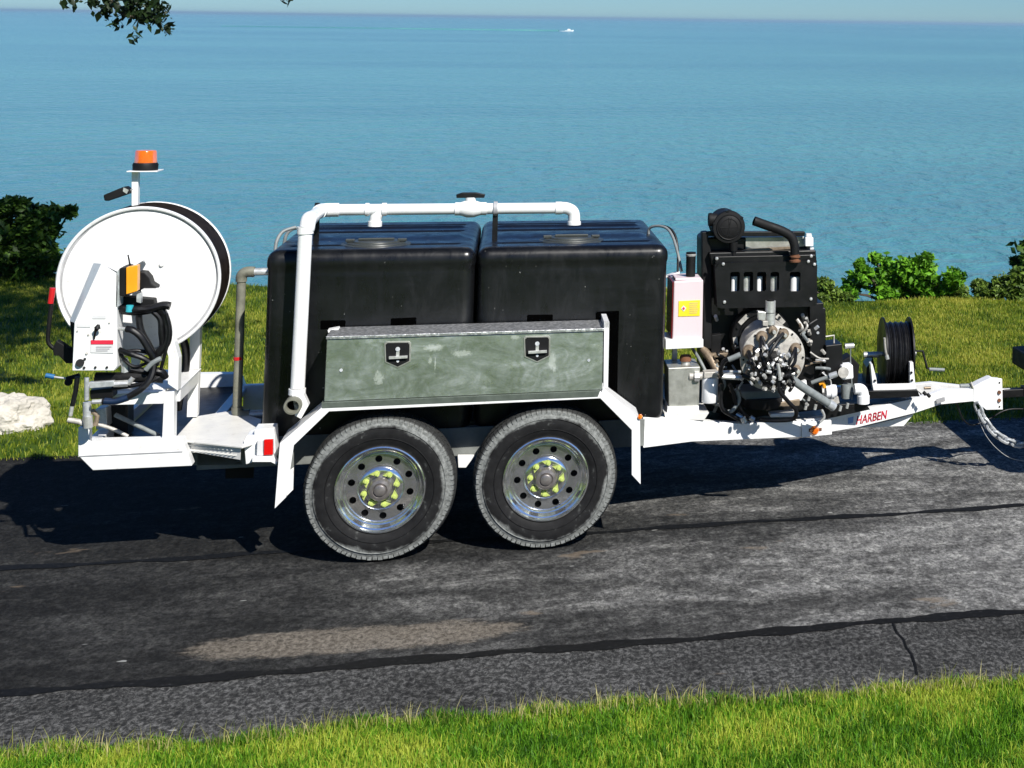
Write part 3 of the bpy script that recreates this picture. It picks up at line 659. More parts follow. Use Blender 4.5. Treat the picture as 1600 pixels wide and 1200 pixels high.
# ---- tail lamp bracket
def tail(y0=.05):
    MB().pp([(397, 671), (428, 670), (431, 716), (427, 714), (395, 714), (396, 722), (384, 726), (381, 690), (385, 681), (397, 680)], y0+.03, y0+.16).build('lamp_bracket', 'white', T, .004)
    lb = MB().pp([(402, 688), (427, 686), (427, 712), (401, 712)], y0-.005, y0+.028).build('tail_light', 'panel', T, .002)
    MB().pp([(412.5, 687), (426.5, 686.3), (426.5, 710.5), (412, 711.5)], y0-.018, y0-.006).build('red_lens', 'redlens', lb, .002)
    MB().pp([(394, 714), (427, 713), (433, 723), (431, 726), (423, 722), (394, 722)], y0-.02, y0+.028).build('lamp_bracket', 'white', T, .002)
tail()
MB().pp([(352, 728), (397, 727), (396, 747), (352, 748)], .5, .505).build('plate_holder', 'blackm', T)
# ---- fenders
def fender(mirror=False):
    y0, y1 = -.02, .27
    fl = MB().pp([(503, 636.5), (437, 693), (429, 795), (447, 777), (459, 696), (514, 643), (938, 622.5), (987, 672), (987, 742), (1001, 757), (1000, 655), (942, 606), (940, 613)][::-1], y0, y0+.012)
    o = [(508, 631), (437, 693), (430, 790)], [(942, 606), (1000, 655), (1001, 752)]
    line = [(430, 790), (437, 693), (505, 636.5), (942, 612), (1000, 655), (1001, 752)]
    q = [V(u, v, y0) for u, v in line]; vs = []; n = len(q)
    inn = [Vector((.012, 0, 0)), Vector((.010, 0, -.006)), Vector((.006, 0, -.012)), Vector((-.006, 0, -.012)), Vector((-.010, 0, -.006)), Vector((-.012, 0, 0))]
    for a, yy, off in ((0, y0+.013, 0), (1, y1, 0), (2, y0+.013, 1), (3, y1, 1)):
        for i, p in enumerate(q): w = p+(inn[i] if off else Vector()); vs.append((w.x, yy, w.z))
    fs = [(i+1, i, n+i, n+i+1) for i in range(n-1)]+[(2*n+i, 2*n+i+1, 3*n+i+1, 3*n+i) for i in range(n-1)]
    fs += [(n+i+1, n+i, 3*n+i, 3*n+i+1) for i in range(n-1)]+[(i, i+1, 2*n+i+1, 2*n+i) for i in range(n-1)]
    sh = MB().add(vs, fs)
    if mirror:
        for m_ in (fl, sh): m_.v = [(a, 2*YC-b, c) for a, b, c in m_.v]; m_.f = [f[::-1] for f in m_.f]
    f = sh.build('fender', 'white', T); fl.build('fender_flange', 'white', f, .002)
fender(); fender(True)
MB().pp([(448, 738), (459, 730), (458, 765), (448, 775)], .06, .068).build('mud_flap', 'white', T)
MB().pp([(447, 703), (459, 697), (459, 729), (448, 737)], .075, .083).build('mud_flap', 'underside', T)
# ---- wheels
def make_wheel():
    w = empty('wheel', T)
    tb = MB(); R_ = .40
    prof = [(.232, .030), (.245, .016), (.27, .006), (.305, .0), (.335, .002), (.362, .010), (.382, .022), (.3945, .045), (.396, .10), (.396, .15), (.394, .195), (.38, .215), (.35, .23), (.30, .238), (.25, .225), (.232, .205), (.228, .12), (.232, .030)]
    tb.lathe(prof, (0, 0, 0), 'y', 96)
    tb.build('tyre', 'tyre', w)
    tr = MB()
    nb = 84
    for k in range(nb):
        a0 = 2*math.pi*(k+.05)/nb; a1 = 2*math.pi*(k+.86)/nb
        def blk(ya, yb, ra, rb, rin, skew=0):
            vs = []
            for rr in (rin, None):
                for aa, yy, rt in ((a0, ya, ra), (a1, ya, ra), (a1, yb, rb), (a0, yb, rb)):
                    r_ = rin if rr else rt; aa2 = aa+skew*(yy-.12)
                    vs.append((r_*math.cos(aa2), yy, r_*math.sin(aa2)))
            tr.add(vs, [(0, 1, 2, 3), (7, 6, 5, 4), (0, 4, 5, 1), (1, 5, 6, 2), (2, 6, 7, 3), (3, 7, 4, 0)])
        blk(.012, .05, .3835 if k % 2 else .3815, .4005, .355); blk(.19, .225, .400, .378, .36)
        blk(.058, .102, .401, .402, .385, 1.5); blk(.110, .138, .402, .402, .385, -1.5); blk(.146, .184, .402, .401, .385, 1.5)
    tr.build('tread', 'tyre', w)
    sw = MB()
    for r_ in (.285, .345): sw.lathe([(r_-.003, .0035), (r_, -.0015), (r_+.003, .0035)], (0, 0, 0), 'y', 72)
    sw.build('sidewall_ring', 'tyre', w)
    rm = MB()
    rm.lathe([(.240, .022), (.238, .010), (.232, .008), (.229, .014), (.224, .028), (.216, .031), (.211, .044), (.204, .056), (.198, .058), (.192, .072)], (0, 0, 0), 'y', 72)
    rm.lathe([(.192, .072), (.188, .069), (.184, .067)], (0, 0, 0), 'y', 72)
    rm.lathe([(.226, .2), (.21, .19), (.192, .10), (.192, .074)], (0, 0, 0), 'y', 48)
    rm.build('rim', 'chrome', w)
    # wheel disc with ten round hand holes
    cu = bpy.data.curves.new('disc', 'CURVE'); cu.dimensions = '2D'; cu.fill_mode = 'BOTH'; cu.extrude = .004
    def circ(cx, cy, r, n):
        sp = cu.splines.new('POLY'); sp.points.add(n-1); sp.use_cyclic_u = True
        for i in range(n): sp.points[i].co = (cx+r*math.cos(2*math.pi*i/n), cy+r*math.sin(2*math.pi*i/n), 0, 1)
    circ(0, 0, .186, 64); circ(0, 0, .06, 32)
    for k in range(10): a = 2*math.pi*(k+.5)/10+.1; circ(.158*math.cos(a), .158*math.sin(a), .0190, 20)
    d = from_curve('wheel_disc', cu, 'chrome', w, Matrix.Translation((0, .072, 0)) @ Matrix.Rotation(math.radians(90), 4, 'X'))
    MB().lathe([(.0, .115), (.190, .115)], (0, 0, 0), 'y', 32).build('brake_drum', 'blackm', w)
    hb = MB(); hb.lathe([(.128, .070), (.122, .058), (.112, .050), (.085, .047), (.062, .050)], (0, 0, 0), 'y', 48)
    hb.build('hub_plate', 'chrome', w)
    hc = MB(); hc.lathe([(.064, .06), (.062, .012), (.055, .002), (.040, -.002), (.034, .004), (.030, -.008), (.022, -.012), (.0, -.012)], (0, 0, 0), 'y', 40)
    hc.build('hub_cap', 'hubsteel', w)
    lug = MB(); lug.cyl((0, .05, 0), (0, .018, 0), .0115, .010, seg=6)
    lo = None
    for k in range(8):
        a = 2*math.pi*k/8+.25
        if lo is None: lo = lug.build('lug_nut', 'lime', w)
        else: lo = lo.copy(); COL.objects.link(lo); lo.parent = w
        lo.location = (.088*math.cos(a), 0, .088*math.sin(a))
    ind = MB().prism([(.017*math.cos(t), .017*math.sin(t)) for t in [i*math.pi/5+.55 for i in range(9)]]+[(.036, 0)], .028, .034)
    io = None
    for k in range(8):
        a = 2*math.pi*k/8+.25
        if io is None: io = ind.build('nut_indicator', 'lime', w)
        else: io = io.copy(); COL.objects.link(io); io.parent = w
        io.location = (.088*math.cos(a), 0, .088*math.sin(a)); io.rotation_euler = (0, -(a+1.57+(.6 if k % 2 else -.2)), 0)
    MB().cyl((.12, .07, -.10), (.125, .03, -.115), .004).build('valve_stem', 'rubber', w)
    return w
w1 = make_wheel(); w1.location = (.003, 0, .398)
w2 = copy_tree(w1, T); w2.location = (.893, 0, .402); w2.rotation_euler = (0, .35, 0)
for x, a in ((.003, 1.1), (.893, 2.0)):
    w_ = copy_tree(w1, T); w_.location = (x, 2*YC, .400); w_.rotation_euler = (0, a, math.pi)

# ---- tanks
def rounded_tank(x0, x1, y0, y1, z0, z1, r=.062):
    cx, cy, cz = (x0+x1)/2, (y0+y1)/2, (z0+z1)/2; hx, hy, hz = (x1-x0)/2, (y1-y0)/2, (z1-z0)/2
    nx, ny, nzn = 40, 60, 40; verts = {}; vl = []; fs = []
    def axis(n, h):
        # dense near the ends
        a = []
        for i in range(n+1):
            t = i/n*2-1; a.append(math.copysign(abs(t)**.8, t)*h if t else 0)
        return a
    ax, ay, az = axis(nx, hx), axis(ny, hy), axis(nzn, hz)
    def vid(i, j, k):
        key = (i, j, k)
        if key in verts: return verts[key]
        p = Vector((ax[i], ay[j], az[k])); rr = r
        q = Vector((max(-hx+rr, min(hx-rr, p.x)), max(-hy+rr, min(hy-rr, p.y)), max(-hz+rr, min(hz-rr, p.z))))
        d = p-q
        if d.length > 1e-7: p = q+d.normalized()*rr if sum(1 for c in d if abs(c) > 1e-7) > 1 else p
        z = p.z+cz; y = p.y+cy
        # upper band stands a little proud of the lower body
        if z < z1-.105: s_ = min(1, (z1-.105-z)/.006)*(.006 if y < y0+.3 else .002); p.x *= (1-s_/hx); p.y *= (1-s_/hy)
        if p.z > hz-.02 and abs(p.x) < hx-.09:
            e = min(1, (hx-.09-abs(p.x))/.03); g = 0
            for yc, w, h in ((y0+.22, .022, -.016), (y0+.62, .16, .012), (y0+.92, .025, -.018), (y0+1.13, .03, .012), (y0+1.27, .02, -.018)):
                g += h*math.exp(-((y-yc)/w)**4)
            p.z += g*e
        if abs(p.y+hy) < .03 and z < z1-.12:      # faint bulge of a moulded wall
            p.y -= .010*math.sin((z-z0)/(z1-z0)*math.pi)*math.cos(p.x/hx*1.4)
        verts[key] = len(vl); vl.append((p.x+cx, p.y+cy, p.z+cz)); return verts[key]
    for k in (0, nzn):
        for i in range(nx):
            for j in range(ny):
                f = (vid(i, j, k), vid(i+1, j, k), vid(i+1, j+1, k), vid(i, j+1, k)); fs.append(f if k else f[::-1])
    for j in (0, ny):
        for i in range(nx):
            for k in range(nzn):
                f = (vid(i, j, k), vid(i+1, j, k), vid(i+1, j, k+1), vid(i, j, k+1)); fs.append(f[::-1] if j else f)
    for i in (0, nx):
        for j in range(ny):
            for k in range(nzn):
                f = (vid(i, j, k), vid(i, j+1, k), vid(i, j+1, k+1), vid(i, j, k+1)); fs.append(f if i else f[::-1])
    return MB().add(vl, fs, True)
ZT = V(745, 385, .38).z
def tank(x0, x1, zb, lid_uv):
    o = rounded_tank(x0, x1, .30, 1.84, zb, ZT).build('water_tank', 'tank', T)
    c = V(lid_uv[0], lid_uv[1], .85); zt = ZT
    q = G(lid_uv[0], lid_uv[1], zt+.01); 
    MB().lathe([(.0, .020), (.04, .021), (.13, .020), (.135, .012), (.155, .012), (.165, .010), (.168, .004), (.195, .002), (.205, -.02)], (q.x, q.y, zt), 'z', 40).build('tank_lid', 'cap', o)
    lg = MB(); lg.box(q.x-.10, q.x+.10, q.y-.012, q.y+.012, zt+.021, zt+.034); lg.box(q.x-.17, q.x-.12, q.y-.02, q.y+.02, zt+.014, zt+.030); lg.box(q.x+.12, q.x+.17, q.y-.02, q.y+.02, zt+.014, zt+.030)
    lg.build('lid_handle', 'cap', o, .003); return o
tl = tank(-.668, .467, .60, (588, 378)); tr_ = tank(.473, 1.588, .62, (893, 372))
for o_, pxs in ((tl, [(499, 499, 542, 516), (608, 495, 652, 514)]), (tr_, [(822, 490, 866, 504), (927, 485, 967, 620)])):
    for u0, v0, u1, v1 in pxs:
        MB().pbox(u0, v0, u1, v1, .296, .33).build('recess_shade_slab', 'tankdark', o_, .012, seg=3)  # black slab paints the shade of a moulded recess
q = V(800, 374, .8)
lettering('lid_text', 'OPEN', 'grey', Vector((G(882, 369, ZT+.07).x, G(882, 369, ZT+.07).y, ZT+.056)), Vector((G(905, 369, ZT+.07).x, G(905, 369, ZT+.07).y, ZT+.056)), .02, tr_) if False else None

# ---- toolbox
tb = MB().pp([(512, 531), (942, 518.5), (941, 609), (507.5, 628)], .012, .27).build('toolbox', 'alu', T, .004)
MB().pp([(511, 530.5), (942.5, 518), (941, 608.7), (506.6, 627.5)], -.004, .010).build('door', 'door', tb, .003)
def lid():
    a = [V(509.5, 526, -.012), V(944.5, 513, -.012), V(944.5, 517.5, -.012), V(509.5, 530.5, -.012)]
    zt = a[0].z
    vs = [a[0], a[1], a[2], a[3]]+[Vector((p.x, .275, p.z)) for p in a]
    return MB().add(vs, [(3, 2, 1, 0), (4, 5, 6, 7), (0, 1, 5, 4), (1, 2, 6, 5), (2, 3, 7, 6), (3, 0, 4, 7)]).build('lid', 'checker', tb, .002)
lid()
MB().pp([(502, 629.5), (938, 610.5), (934, 620), (503, 638)], -.022, .20).build('bottom_lip', 'lipmetal', tb, .001)
MB().pp([(944, 503), (952, 503), (950, 606), (943, 606)], -.006, .02).build('corner_bracket', 'white', tb, .001)
MB().pp([(944, 503), (952, 503), (952, 512), (944, 512)], -.006, .27).build('corner_bracket', 'white', tb)
MB().pp([(512, 516), (528, 513), (530, 516), (513, 520)], .2, .27).build('corner_bracket', 'white', tb)
for u, v in ((832, 506), (632, 511)): MB().pbox(u, v, u+13, v+3, .26, .285).build('hinge_tab', 'steel', tb)
def latch(u, v):
    s = [(-20, -18), (-17, -20.5), (17, -21), (19.5, -18), (19, 9), (0, 18.5), (-19, 10)]
    l = MB().pp([(u+a*1.06, v+b*1.06) for a, b in s], -.009, -.004).build('latch', 'alu', tb, .001)
    MB().pp([(u+a*.94, v+b*.94-.2) for a, b in s], -.0115, -.009).build('latch_cup', 'blackm', l)
    MB().pp([(u-14, v+2.0), (u+15, v+.6), (u+15, v+4.4), (u-14, v+6)], -.030, -.0115).build('handle', 'steel', l, .001)
    MB().cyl(V(u, v-10, -.018), V(u, v-10, -.010), .012).build('lock', 'steel', l)
    MB().pbox(u-2.5, v-8, u+2.5, v+2, -.0165, -.0115).build('lock_bar', 'steel', l)
    MB().cyl(V(u, v+9, -.016), V(u, v+9, -.010), .007).build('rivet', 'steel', l)
latch(621.5, 555.5); latch(839.5, 547)
for u, v in ((533, 578.5), (920, 563)): MB().cyl(V(u, v, -.008), V(u, v, -.002), .0085).build('screw', 'steel', tb)
# rails that carry the white rim below the box
# ---- PVC fill line
pv = empty('fill_pipe', T)
rp = .0375; yv, yh = .15, .72
zA = V(478, 345, yv).z
vp0 = V(465, 606, yv); vp1 = V(477, 362, yv)
MB().tube([vp0, vp1], rp, 20).build('upright_pipe', 'pvc', pv)
MB().cyl(V(477, 365, yv), V(477.2, 354, yv), rp*1.16).build('pipe_collar', 'pvc', pv)
h0 = V(515, 328, yh); eb = V(478.5, 336, yv); zt_ = h0.z
top = Vector((vp1.x+.01, yv, h0.z))
MB().tube([V(477.2, 356, yv), top+Vector((-.003, 0, -.05)), top+Vector((0, .012, -.018)), top+Vector((.002, .04, 0)), top+Vector((.004, .12, 0))], rp*1.1, 18, spline=True).build('elbow', 'pvc', pv)
MB().tube([top+Vector((.004, .10, 0)), Vector((top.x+.004, yh-.10, h0.z))], rp*.98, 18).build('cross_pipe', 'pvc', pv)
MB().tube([Vector((top.x+.004, yh-.12, h0.z)), Vector((top.x+.004, yh-.04, h0.z)), Vector((top.x+.03, yh-.005, h0.z)), Vector((top.x+.10, yh, h0.z))], rp*1.1, 18, spline=True).build('elbow', 'pvc', pv)
hx1 = V(878, 321, yh).x
MB().tube([Vector((top.x+.08, yh, h0.z)), Vector((hx1, yh, h0.z))], .034, 20).build('cross_pipe', 'pvc', pv)
for u0, u1 in ((502, 517), (571, 577), (597, 604), (711, 718), (752, 760), (868, 878)):
    MB().cyl((V(u0, 325, yh).x, yh, h0.z), (V(u1, 325, yh).x, yh, h0.z), .040).build('pipe_collar', 'pvc', pv)
tx = V(590, 325, yh).x
MB().tube([(tx+.02, yh, h0.z), (tx-.005, yh, h0.z-.04), (tx-.012, yh, h0.z-.075)], .034, 16, spline=True).build('tee_outlet', 'pvc', pv)
MB().cyl((tx-.012, yh, h0.z-.07), (tx-.013, yh, h0.z-.10), .041).build('pipe_collar', 'pvc', pv)
hx = V(893, 325, yh).x
MB().tube([(hx1-.02, yh, h0.z), (hx1+.03, yh, h0.z-.002), (hx+.012, yh, h0.z-.03), (hx+.018, yh, h0.z-.10)], .037, 18, spline=True).build('elbow', 'pvc', pv)
MB().cyl((hx+.018, yh, h0.z-.085), (hx+.018, yh, h0.z-.105), .042).build('pipe_collar', 'pvc', pv)
bx = V(735, 322, yh).x
bv = MB().lathe([(.036, -.075), (.043, -.05), (.053, -.02), (.053, .02), (.043, .05), (.036, .075)], (bx, yh, h0.z), 'x', 28).build('ball_valve', 'pvc', pv)
MB().cyl((bx, yh, h0.z+.04), (bx, yh, h0.z+.07), .03).build('valve_neck', 'pvc', bv)
MB().prism([(bx-.082, h0.z+.068), (bx+.08, h0.z+.068), (bx+.085, h0.z+.088), (bx+.03, h0.z+.100), (bx-.05, h0.z+.100), (bx-.085, h0.z+.088)], yh-.02, yh+.02).build('valve_handle', 'black', bv, .003)
for u, dx in ((494, 0), (773, 0)):
    x = V(u, 370, yh).x; MB().box(x-.016, x+.016, yh-.006, yh, ZT-.02, h0.z-.02).build('support_strut', 'black', pv)
    MB().lathe([(.044, -.012), (.044, .012)], (x, yh, h0.z), 'x', 24).build('pipe_clamp', 'blackm' if u < 500 else 'grey', pv)
# foot of the upright: bracket and open coupling
MB().cyl(V(464.5, 607, yv), V(464, 616, yv), rp*1.2).build('pipe_collar', 'pvc', pv)
MB().pp([(455, 616), (474, 616), (482, 634), (470, 655), (461, 650)], .05, .12).build('pipe_foot', 'white', pv, .004)
c = V(456.5, 635.5, .0)
MB().lathe([(.030, .10), (.030, .004), (.034, -.003), (.043, -.002), (.046, .01), (.046, .09), (.038, .10)], c, 'y', 32).build('coupling', 'greyp', pv)
MB().lathe([(0, .05), (.030, .05)], c, 'y', 24).build('bore_shade', 'tankdark', pv)  # black disc paints the dark interior of the coupling
# ---- weathered sight pipe behind the reel
sp = empty('sight_pipe', T); yg = .78
g0 = V(377, 440, yg); g1 = V(370.5, 636, yg)
MB().tube([g0, g1], .0255, 16).build('pipe', 'greyp', sp)
ztop = V(385, 425, yg).z; zbt = V(385, 648, yg).z
MB().tube([g0, Vector((g0.x+.002, yg, ztop-.02)), Vector((g0.x+.025, yg, ztop)), Vector((g0.x+.07, yg, ztop))], .031, 14, spline=True).build('elbow', 'greyp', sp)
MB().tube([Vector((g0.x+.07, yg, ztop)), Vector((-.66, yg, ztop))], .022, 14).build('nipple', 'galv', sp)
MB().cyl((-.70, yg, ztop), (-.655, yg, ztop), .042, seg=8).build('bulkhead', 'black', sp)
MB().tube([g1, Vector((g1.x+.003, yg, zbt+.02)), Vector((g1.x+.03, yg, zbt)), Vector((g1.x+.07, yg, zbt))], .031, 14, spline=True).build('elbow', 'greyp', sp)
MB().tube([Vector((g1.x+.06, yg, zbt)), Vector((-.66, yg, zbt))], .024, 14).build('nipple', 'galv', sp)
MB().cyl(V(372.5, 562, yg), V(372.4, 557, yg), .027).build('red_band', 'red', sp)
# vent hoses
tube('vent_hose', [(430, 397, .7), (432, 378, .72), (442, 362, .75), (462, 355, .78)], .010, 'greyh', T)
tube('vent_hose', [(443, 388, .9), (447, 368, .9), (457, 358, .9), (470, 356, .9)], .010, 'greyh', T)
tube('vent_hose', [(1015, 376, .9), (1014, 358, .9), (1027, 353, .85), (1042, 357, .8), (1052, 372, .7), (1060, 400, .6), (1065, 424, .55)], .009, 'greyh', T)
tube('vent_hose', [(1012, 372, 1.0), (1016, 355, 1.0), (1040, 354, .9), (1054, 366, .85), (1059, 390, .8), (1059, 424, .75)], .008, 'rubber', T)
MB().cyl(V(1013.5, 380, .9), V(1013.5, 368, .9), .012).build('hose_fitting', 'galv', T)

# ---- big hose reel
YR0, YR1 = .34, .64
RC = V(218, 439, YR0); RR = 127*pxm(YR0, 218, 443)*1.015
rl = empty('hose_reel', T)
for y, s_ in ((YR0, 1), (YR1, -1)):
    d = MB(); R_ = RR
    prof = [(.0, 0), (R_*.88, .0), (R_*.925, .004*s_), (R_*.935, .012*s_), (R_*.955, .012*s_), (R_*.965, -.008*s_), (R_*.985, -.012*s_), (R_, -.006*s_), (R_, .010*s_), (R_*.97, .022*s_), (0, .022*s_)]
    d.lathe(prof if s_ > 0 else prof[::-1], (RC.x, y, RC.z), 'y', 96); d.build('reel_disc', 'white', rl)
gm = MB().lathe([(RR*.930, -.0015), (RR*.957, -.0015)], (RC.x, YR0+.0115, RC.z), 'y', 96).build('rim_groove', 'grey', rl)
hs = MB(); nr = 13
for i in range(nr):
    y = YR0+.035+(YR1-YR0-.07)*i/(nr-1); c0 = RR*(.960 if i % 2 else .970)
    prof = [(c0+.011*math.cos(a), .011*math.sin(a)) for a in [k*math.pi/3 for k in range(7)]]
    hs.lathe(prof, (RC.x, y, RC.z), 'y', 72)
hs.lathe([(RR*.955, -.13), (RR*.955, .13)], (RC.x, (YR0+YR1)/2, RC.z), 'y', 64)
hs.build('coiled_hose', 'hoseb', rl)
for u, v in ((217, 399.5), (252.5, 413.5), (255, 449), (182, 470), (254, 482)):
    MB().lathe([(0, -.014), (.008, -.012), (.013, -.004), (.013, 0)], V(u, v, YR0-.001), 'y', 14).build('bolt', 'white', rl)
MB().pp([(216, 425), (226, 426), (233, 434), (236, 443), (244, 448), (244, 452), (214, 452)], .24, .33).build('bearing_block', 'blackm', rl, .004)
MB().cyl(V(222, 447, .25), V(222, 447, 1.0) if False else (V(222, 447, .25).x, .75, V(222, 447, .25).z), .03).build('reel_shaft', 'blackm', rl)
MB().pp([(207, 408), (222, 405), (224, 409), (212, 417)], .30, .335).build('stop_bracket', 'white', rl)
# ---- stand
st = empty('reel_stand', T)
ys0, ys1 = .18, .26
MB().pp([(220, 453), (254, 453), (263, 500), (279, 560), (278, 611), (262, 600), (263, 558), (247, 500), (240, 470), (222, 470)], ys0, ys1).build('stand_upright', 'white', st, .003)
MB().pp([(256, 614), (272, 612), (271, 690), (253, 690)], ys0+.002, ys1).build('stand_leg', 'white', st, .003)
MB().pp([(172, 616), (256, 612), (255, 631), (172, 633)], ys0, ys1).build('stand_beam', 'white', st, .003)
ztp = V(230, 613, ys0).z
xa, xb = V(150, 615, ys0).x, V(278, 612, ys0).x
MB().box(xa, xb, ys1+.002, .78, ztp-.006, ztp+.001).build('shelf', 'white', st, .002)
for yy in (.74,):
    MB().box(xb-.06, xb-.005, yy, yy+.06, V(270, 690, ys0).z, ztp-.008).build('stand_leg', 'white', st, .003)
    MB().box(xb-.06, xb-.005, yy, yy+.06, ztp+.003, RC.z+.05).build('stand_upright', 'white', st, .003)
    MB().box(xa, xb-.062, yy, yy+.06, ztp-.07, ztp-.008).build('stand_beam', 'white', st, .003)
MB().box(xb-.058, xb-.004, ys1+.004, .735, ztp-.075, ztp-.01).build('stand_beam', 'white', st, .003)
MB().box(xa+.0, xa+.05, ys1+.004, .735, ztp-.075, ztp-.01).build('stand_beam', 'white', st, .003)
for yy in (ys0+.002, .74):
    MB().box(xa-.02, xa+.03, yy, yy+.05, V(150, 690, ys0).z, ztp-.078).build('stand_leg', 'white', st, .003) if yy > .5 else None
tube('brace_tube', [(180, 648, .35), (248, 681, .30)], .012, 'greyh', T, spline=False)
tube('brace_tube', [(150, 662, .28), (175, 670, .28), (200, 682, .28)], .010, 'castal', T)
tube('return_hose', [(282, 520, .62), (290, 545, .66), (290, 575, .7), (284, 600, .72), (278, 640, .75)], .022, 'rubber', T)
MB().pp([(168, 632), (199, 632), (199, 684), (168, 684)], .55, .70).build('hydraulic_motor', 'black', T, .01)
MB().pp([(148, 640), (166, 636), (168, 668), (150, 672)], .45, .55).build('valve_body', 'galv', T, .006)
MB().cyl(V(180, 520, .33), V(180, 520, .20), .10, .09).build('gear_case', 'white', rl) if False else None
# ---- control panel
cpn = MB().pp([(158, 412), (186, 430), (183, 482), (183, 572), (178, 579), (113, 579), (116.5, 504)], .02, .03).build('control_panel', 'white', T, .002)
MB().pp([(178, 579), (113, 579), (114, 574), (178, 574)], .032, .15).build('panel_floor', 'white', cpn)
def sidef(pts, mat, nm='panel_side'):
    return MB().add(pts, [tuple(range(len(pts)))]).build(nm, mat, cpn)
a, b, c_, d_ = V(158, 412, .021), V(116.5, 504, .021), V(116.5, 504, .021), V(158, 412, .021)
sidef([V(146, 411, .12), V(108.5, 502, .12), V(116.5, 504, .021), V(158, 412, .021)], 'white')
MB().pp([(158, 412), (176, 405), (220, 404), (222, 408), (190, 428)], .16, .30).build('panel_hood', 'white', cpn)
MB().pp([(116, 504), (119, 504), (116, 578), (113, 578)], .032, .15).build('panel_side', 'white', cpn)
MB().pp([(180, 482), (183, 482), (183, 574), (180, 578)], .032, .15).build('panel_side', 'white', cpn)
MB().pp([(109, 500), (116, 505), (114, 560), (112, 530)], .16, .30).build('panel_back', 'blackm', cpn)
lb = MB().pp([(142, 531.5), (177, 531.5), (177, 552), (141.5, 551)], .016, .019).build('warning_label', 'panel', cpn)
MB().pp([(142, 531.5), (177, 531.5), (177, 538), (142, 538)], .0135, .0155).build('label_header', 'redpaint', lb)
tx_ = MB()
for i, v in enumerate((541.5, 544.5, 547.5)): tx_.pp([(150, v), (174-i*3, v), (174-i*3, v+1), (150, v+1)], .0135, .0155)
tx_.build('label_print', 'grey', lb)
for q_ in ([(145, 492.5), (166, 492.5), (165, 498), (144, 498)], [(120, 506), (141, 506.5), (141, 511.5), (120, 511)]):
    MB().pp(q_, .0165, .0195).build('rating_plate', 'panel', cpn)
MB().tube([V(147, 530, .01), V(149, 518, -.005), V(152, 512, -.012)], .006, 8, rad=[.004, .006, .014]).build('toggle_switch', 'blackm', cpn)
MB().cyl(V(152, 513, -.014), V(154, 507, -.012), .016, .006).build('switch_knob', 'blackm', cpn)
MB().cyl(V(125, 567, .008), V(125, 567, .020), .020).build('panel_hole_dark', 'blackm', cpn)  # black disc paints the dark of a round hole in the panel
for u, v in ((171, 504), (138, 523), (135.5, 552), (132.5, 561), (131.5, 574.5), (149, 574), (167, 574), (121, 517)):
    MB().cyl(V(u, v, .014), V(u, v, .020), .0065 if v > 550 else .0045, seg=10).build('screw', 'blackm' if v > 555 else 'castal', cpn)
# ---- radio receiver
rx = MB().pp([(187, 419), (198, 418), (198, 464), (187, 462)], .01, .15).build('radio_receiver', 'blackm', T, .003)
MB().pp([(197, 418), (215, 414.5), (214.5, 455), (197, 460)], -.005, .05).build('receiver_cover', 'orange', rx, .003)
MB().pp([(181, 428), (186.5, 420), (186.5, 478), (181, 480)], .02, .14).build('receiver_bracket', 'galv', rx)
MB().tube([V(203.5, 420, .08), V(202, 408, .08), V(200, 398, .08)], .004, 6).build('antenna', 'blackm', rx)
MB().cyl(V(204, 420, .08), V(203, 412, .08), .010, .006).build('antenna_base', 'blackm', rx)
MB().pp([(187, 463), (240, 468), (243, 486), (187, 486)], .10, .17).build('junction_block', 'blackm', T, .004)
MB().pp([(213, 460), (220, 458), (220, 474), (213, 472)], .06, .10).build('cable_gland', 'galv', T, .002)
MB().cyl(V(202, 487, .06), V(203, 477, .06), .018).build('cable_tie', 'cyan', T)
# cables and hoses round the control panel
for k, (pts, r, m_) in enumerate([
    ([(188, 482, .08), (205, 484, .07), (235, 482, .07), (255, 477, .07), (266, 478, .07)], .022, 'rubber'),
    ([(190, 487, .09), (215, 489, .08), (240, 485, .08), (258, 480, .08)], .014, 'rubber'),
    ([(250, 482, .08), (257, 495, .09), (262, 515, .09), (260, 535, .09), (248, 552, .09), (242, 570, .1)], .022, 'rubber'),
    ([(236, 484, .08), (250, 498, .08), (252, 520, .08), (253, 545, .09), (240, 562, .09)], .015, 'rubber'),
    ([(260, 490, .07), (265, 520, .07), (258, 552, .07), (252, 575, .08)], .009, 'rubber'),
    ([(217, 486, .1), (218, 505, .1), (222, 520, .1), (232, 538, .1), (240, 556, .1), (240, 575, .1)], .017, 'rubber'),
    ([(198, 514, .05), (207, 516, .04), (220, 526, .04), (232, 545, .05), (240, 560, .06)], .018, 'rubber'),
    ([(186, 513, .05), (200, 514.5, .045)], .010, 'steel'),
    ([(186, 546, .06), (200, 552, .05), (220, 558, .05), (235, 566, .06)], .014, 'rubber'),
    ([(187, 550, .07), (210, 548, .07), (228, 550, .08), (240, 560, .08)], .010, 'rubber'),
    ([(188, 552, .08), (198, 566, .08), (212, 573, .08), (232, 566, .08)], .009, 'rubber'),
    ([(240, 555, .07), (240, 575, .06), (233, 595, .04), (215, 612, .02), (190, 624, .01), (160, 628, .01)], .017, 'rubber'),
    ([(205, 576, .1), (225, 580, .1), (250, 580, .1), (258, 590, .12)], .020, 'rubber'),
    ([(175, 607, .1), (210, 602, .1), (240, 594, .1), (260, 583, .12)], .012, 'rubber'),
    ([(150, 590, .12), (185, 590, .11), (220, 588, .11), (256, 590, .13)], .030, 'blackm'),
    ([(228, 578, .05), (240, 566, .05), (252, 560, .06)], .014, 'greyh'),
    ([(192, 562, .12), (196, 572, .12), (196, 586, .12)], .024, 'galv'),
    ]): tube('control_hose', pts, r, m_, T, 9)
tube('blue_hose', [(163, 627, .008), (180, 627, .008), (200, 621, .012)], .0185, 'navy', T)
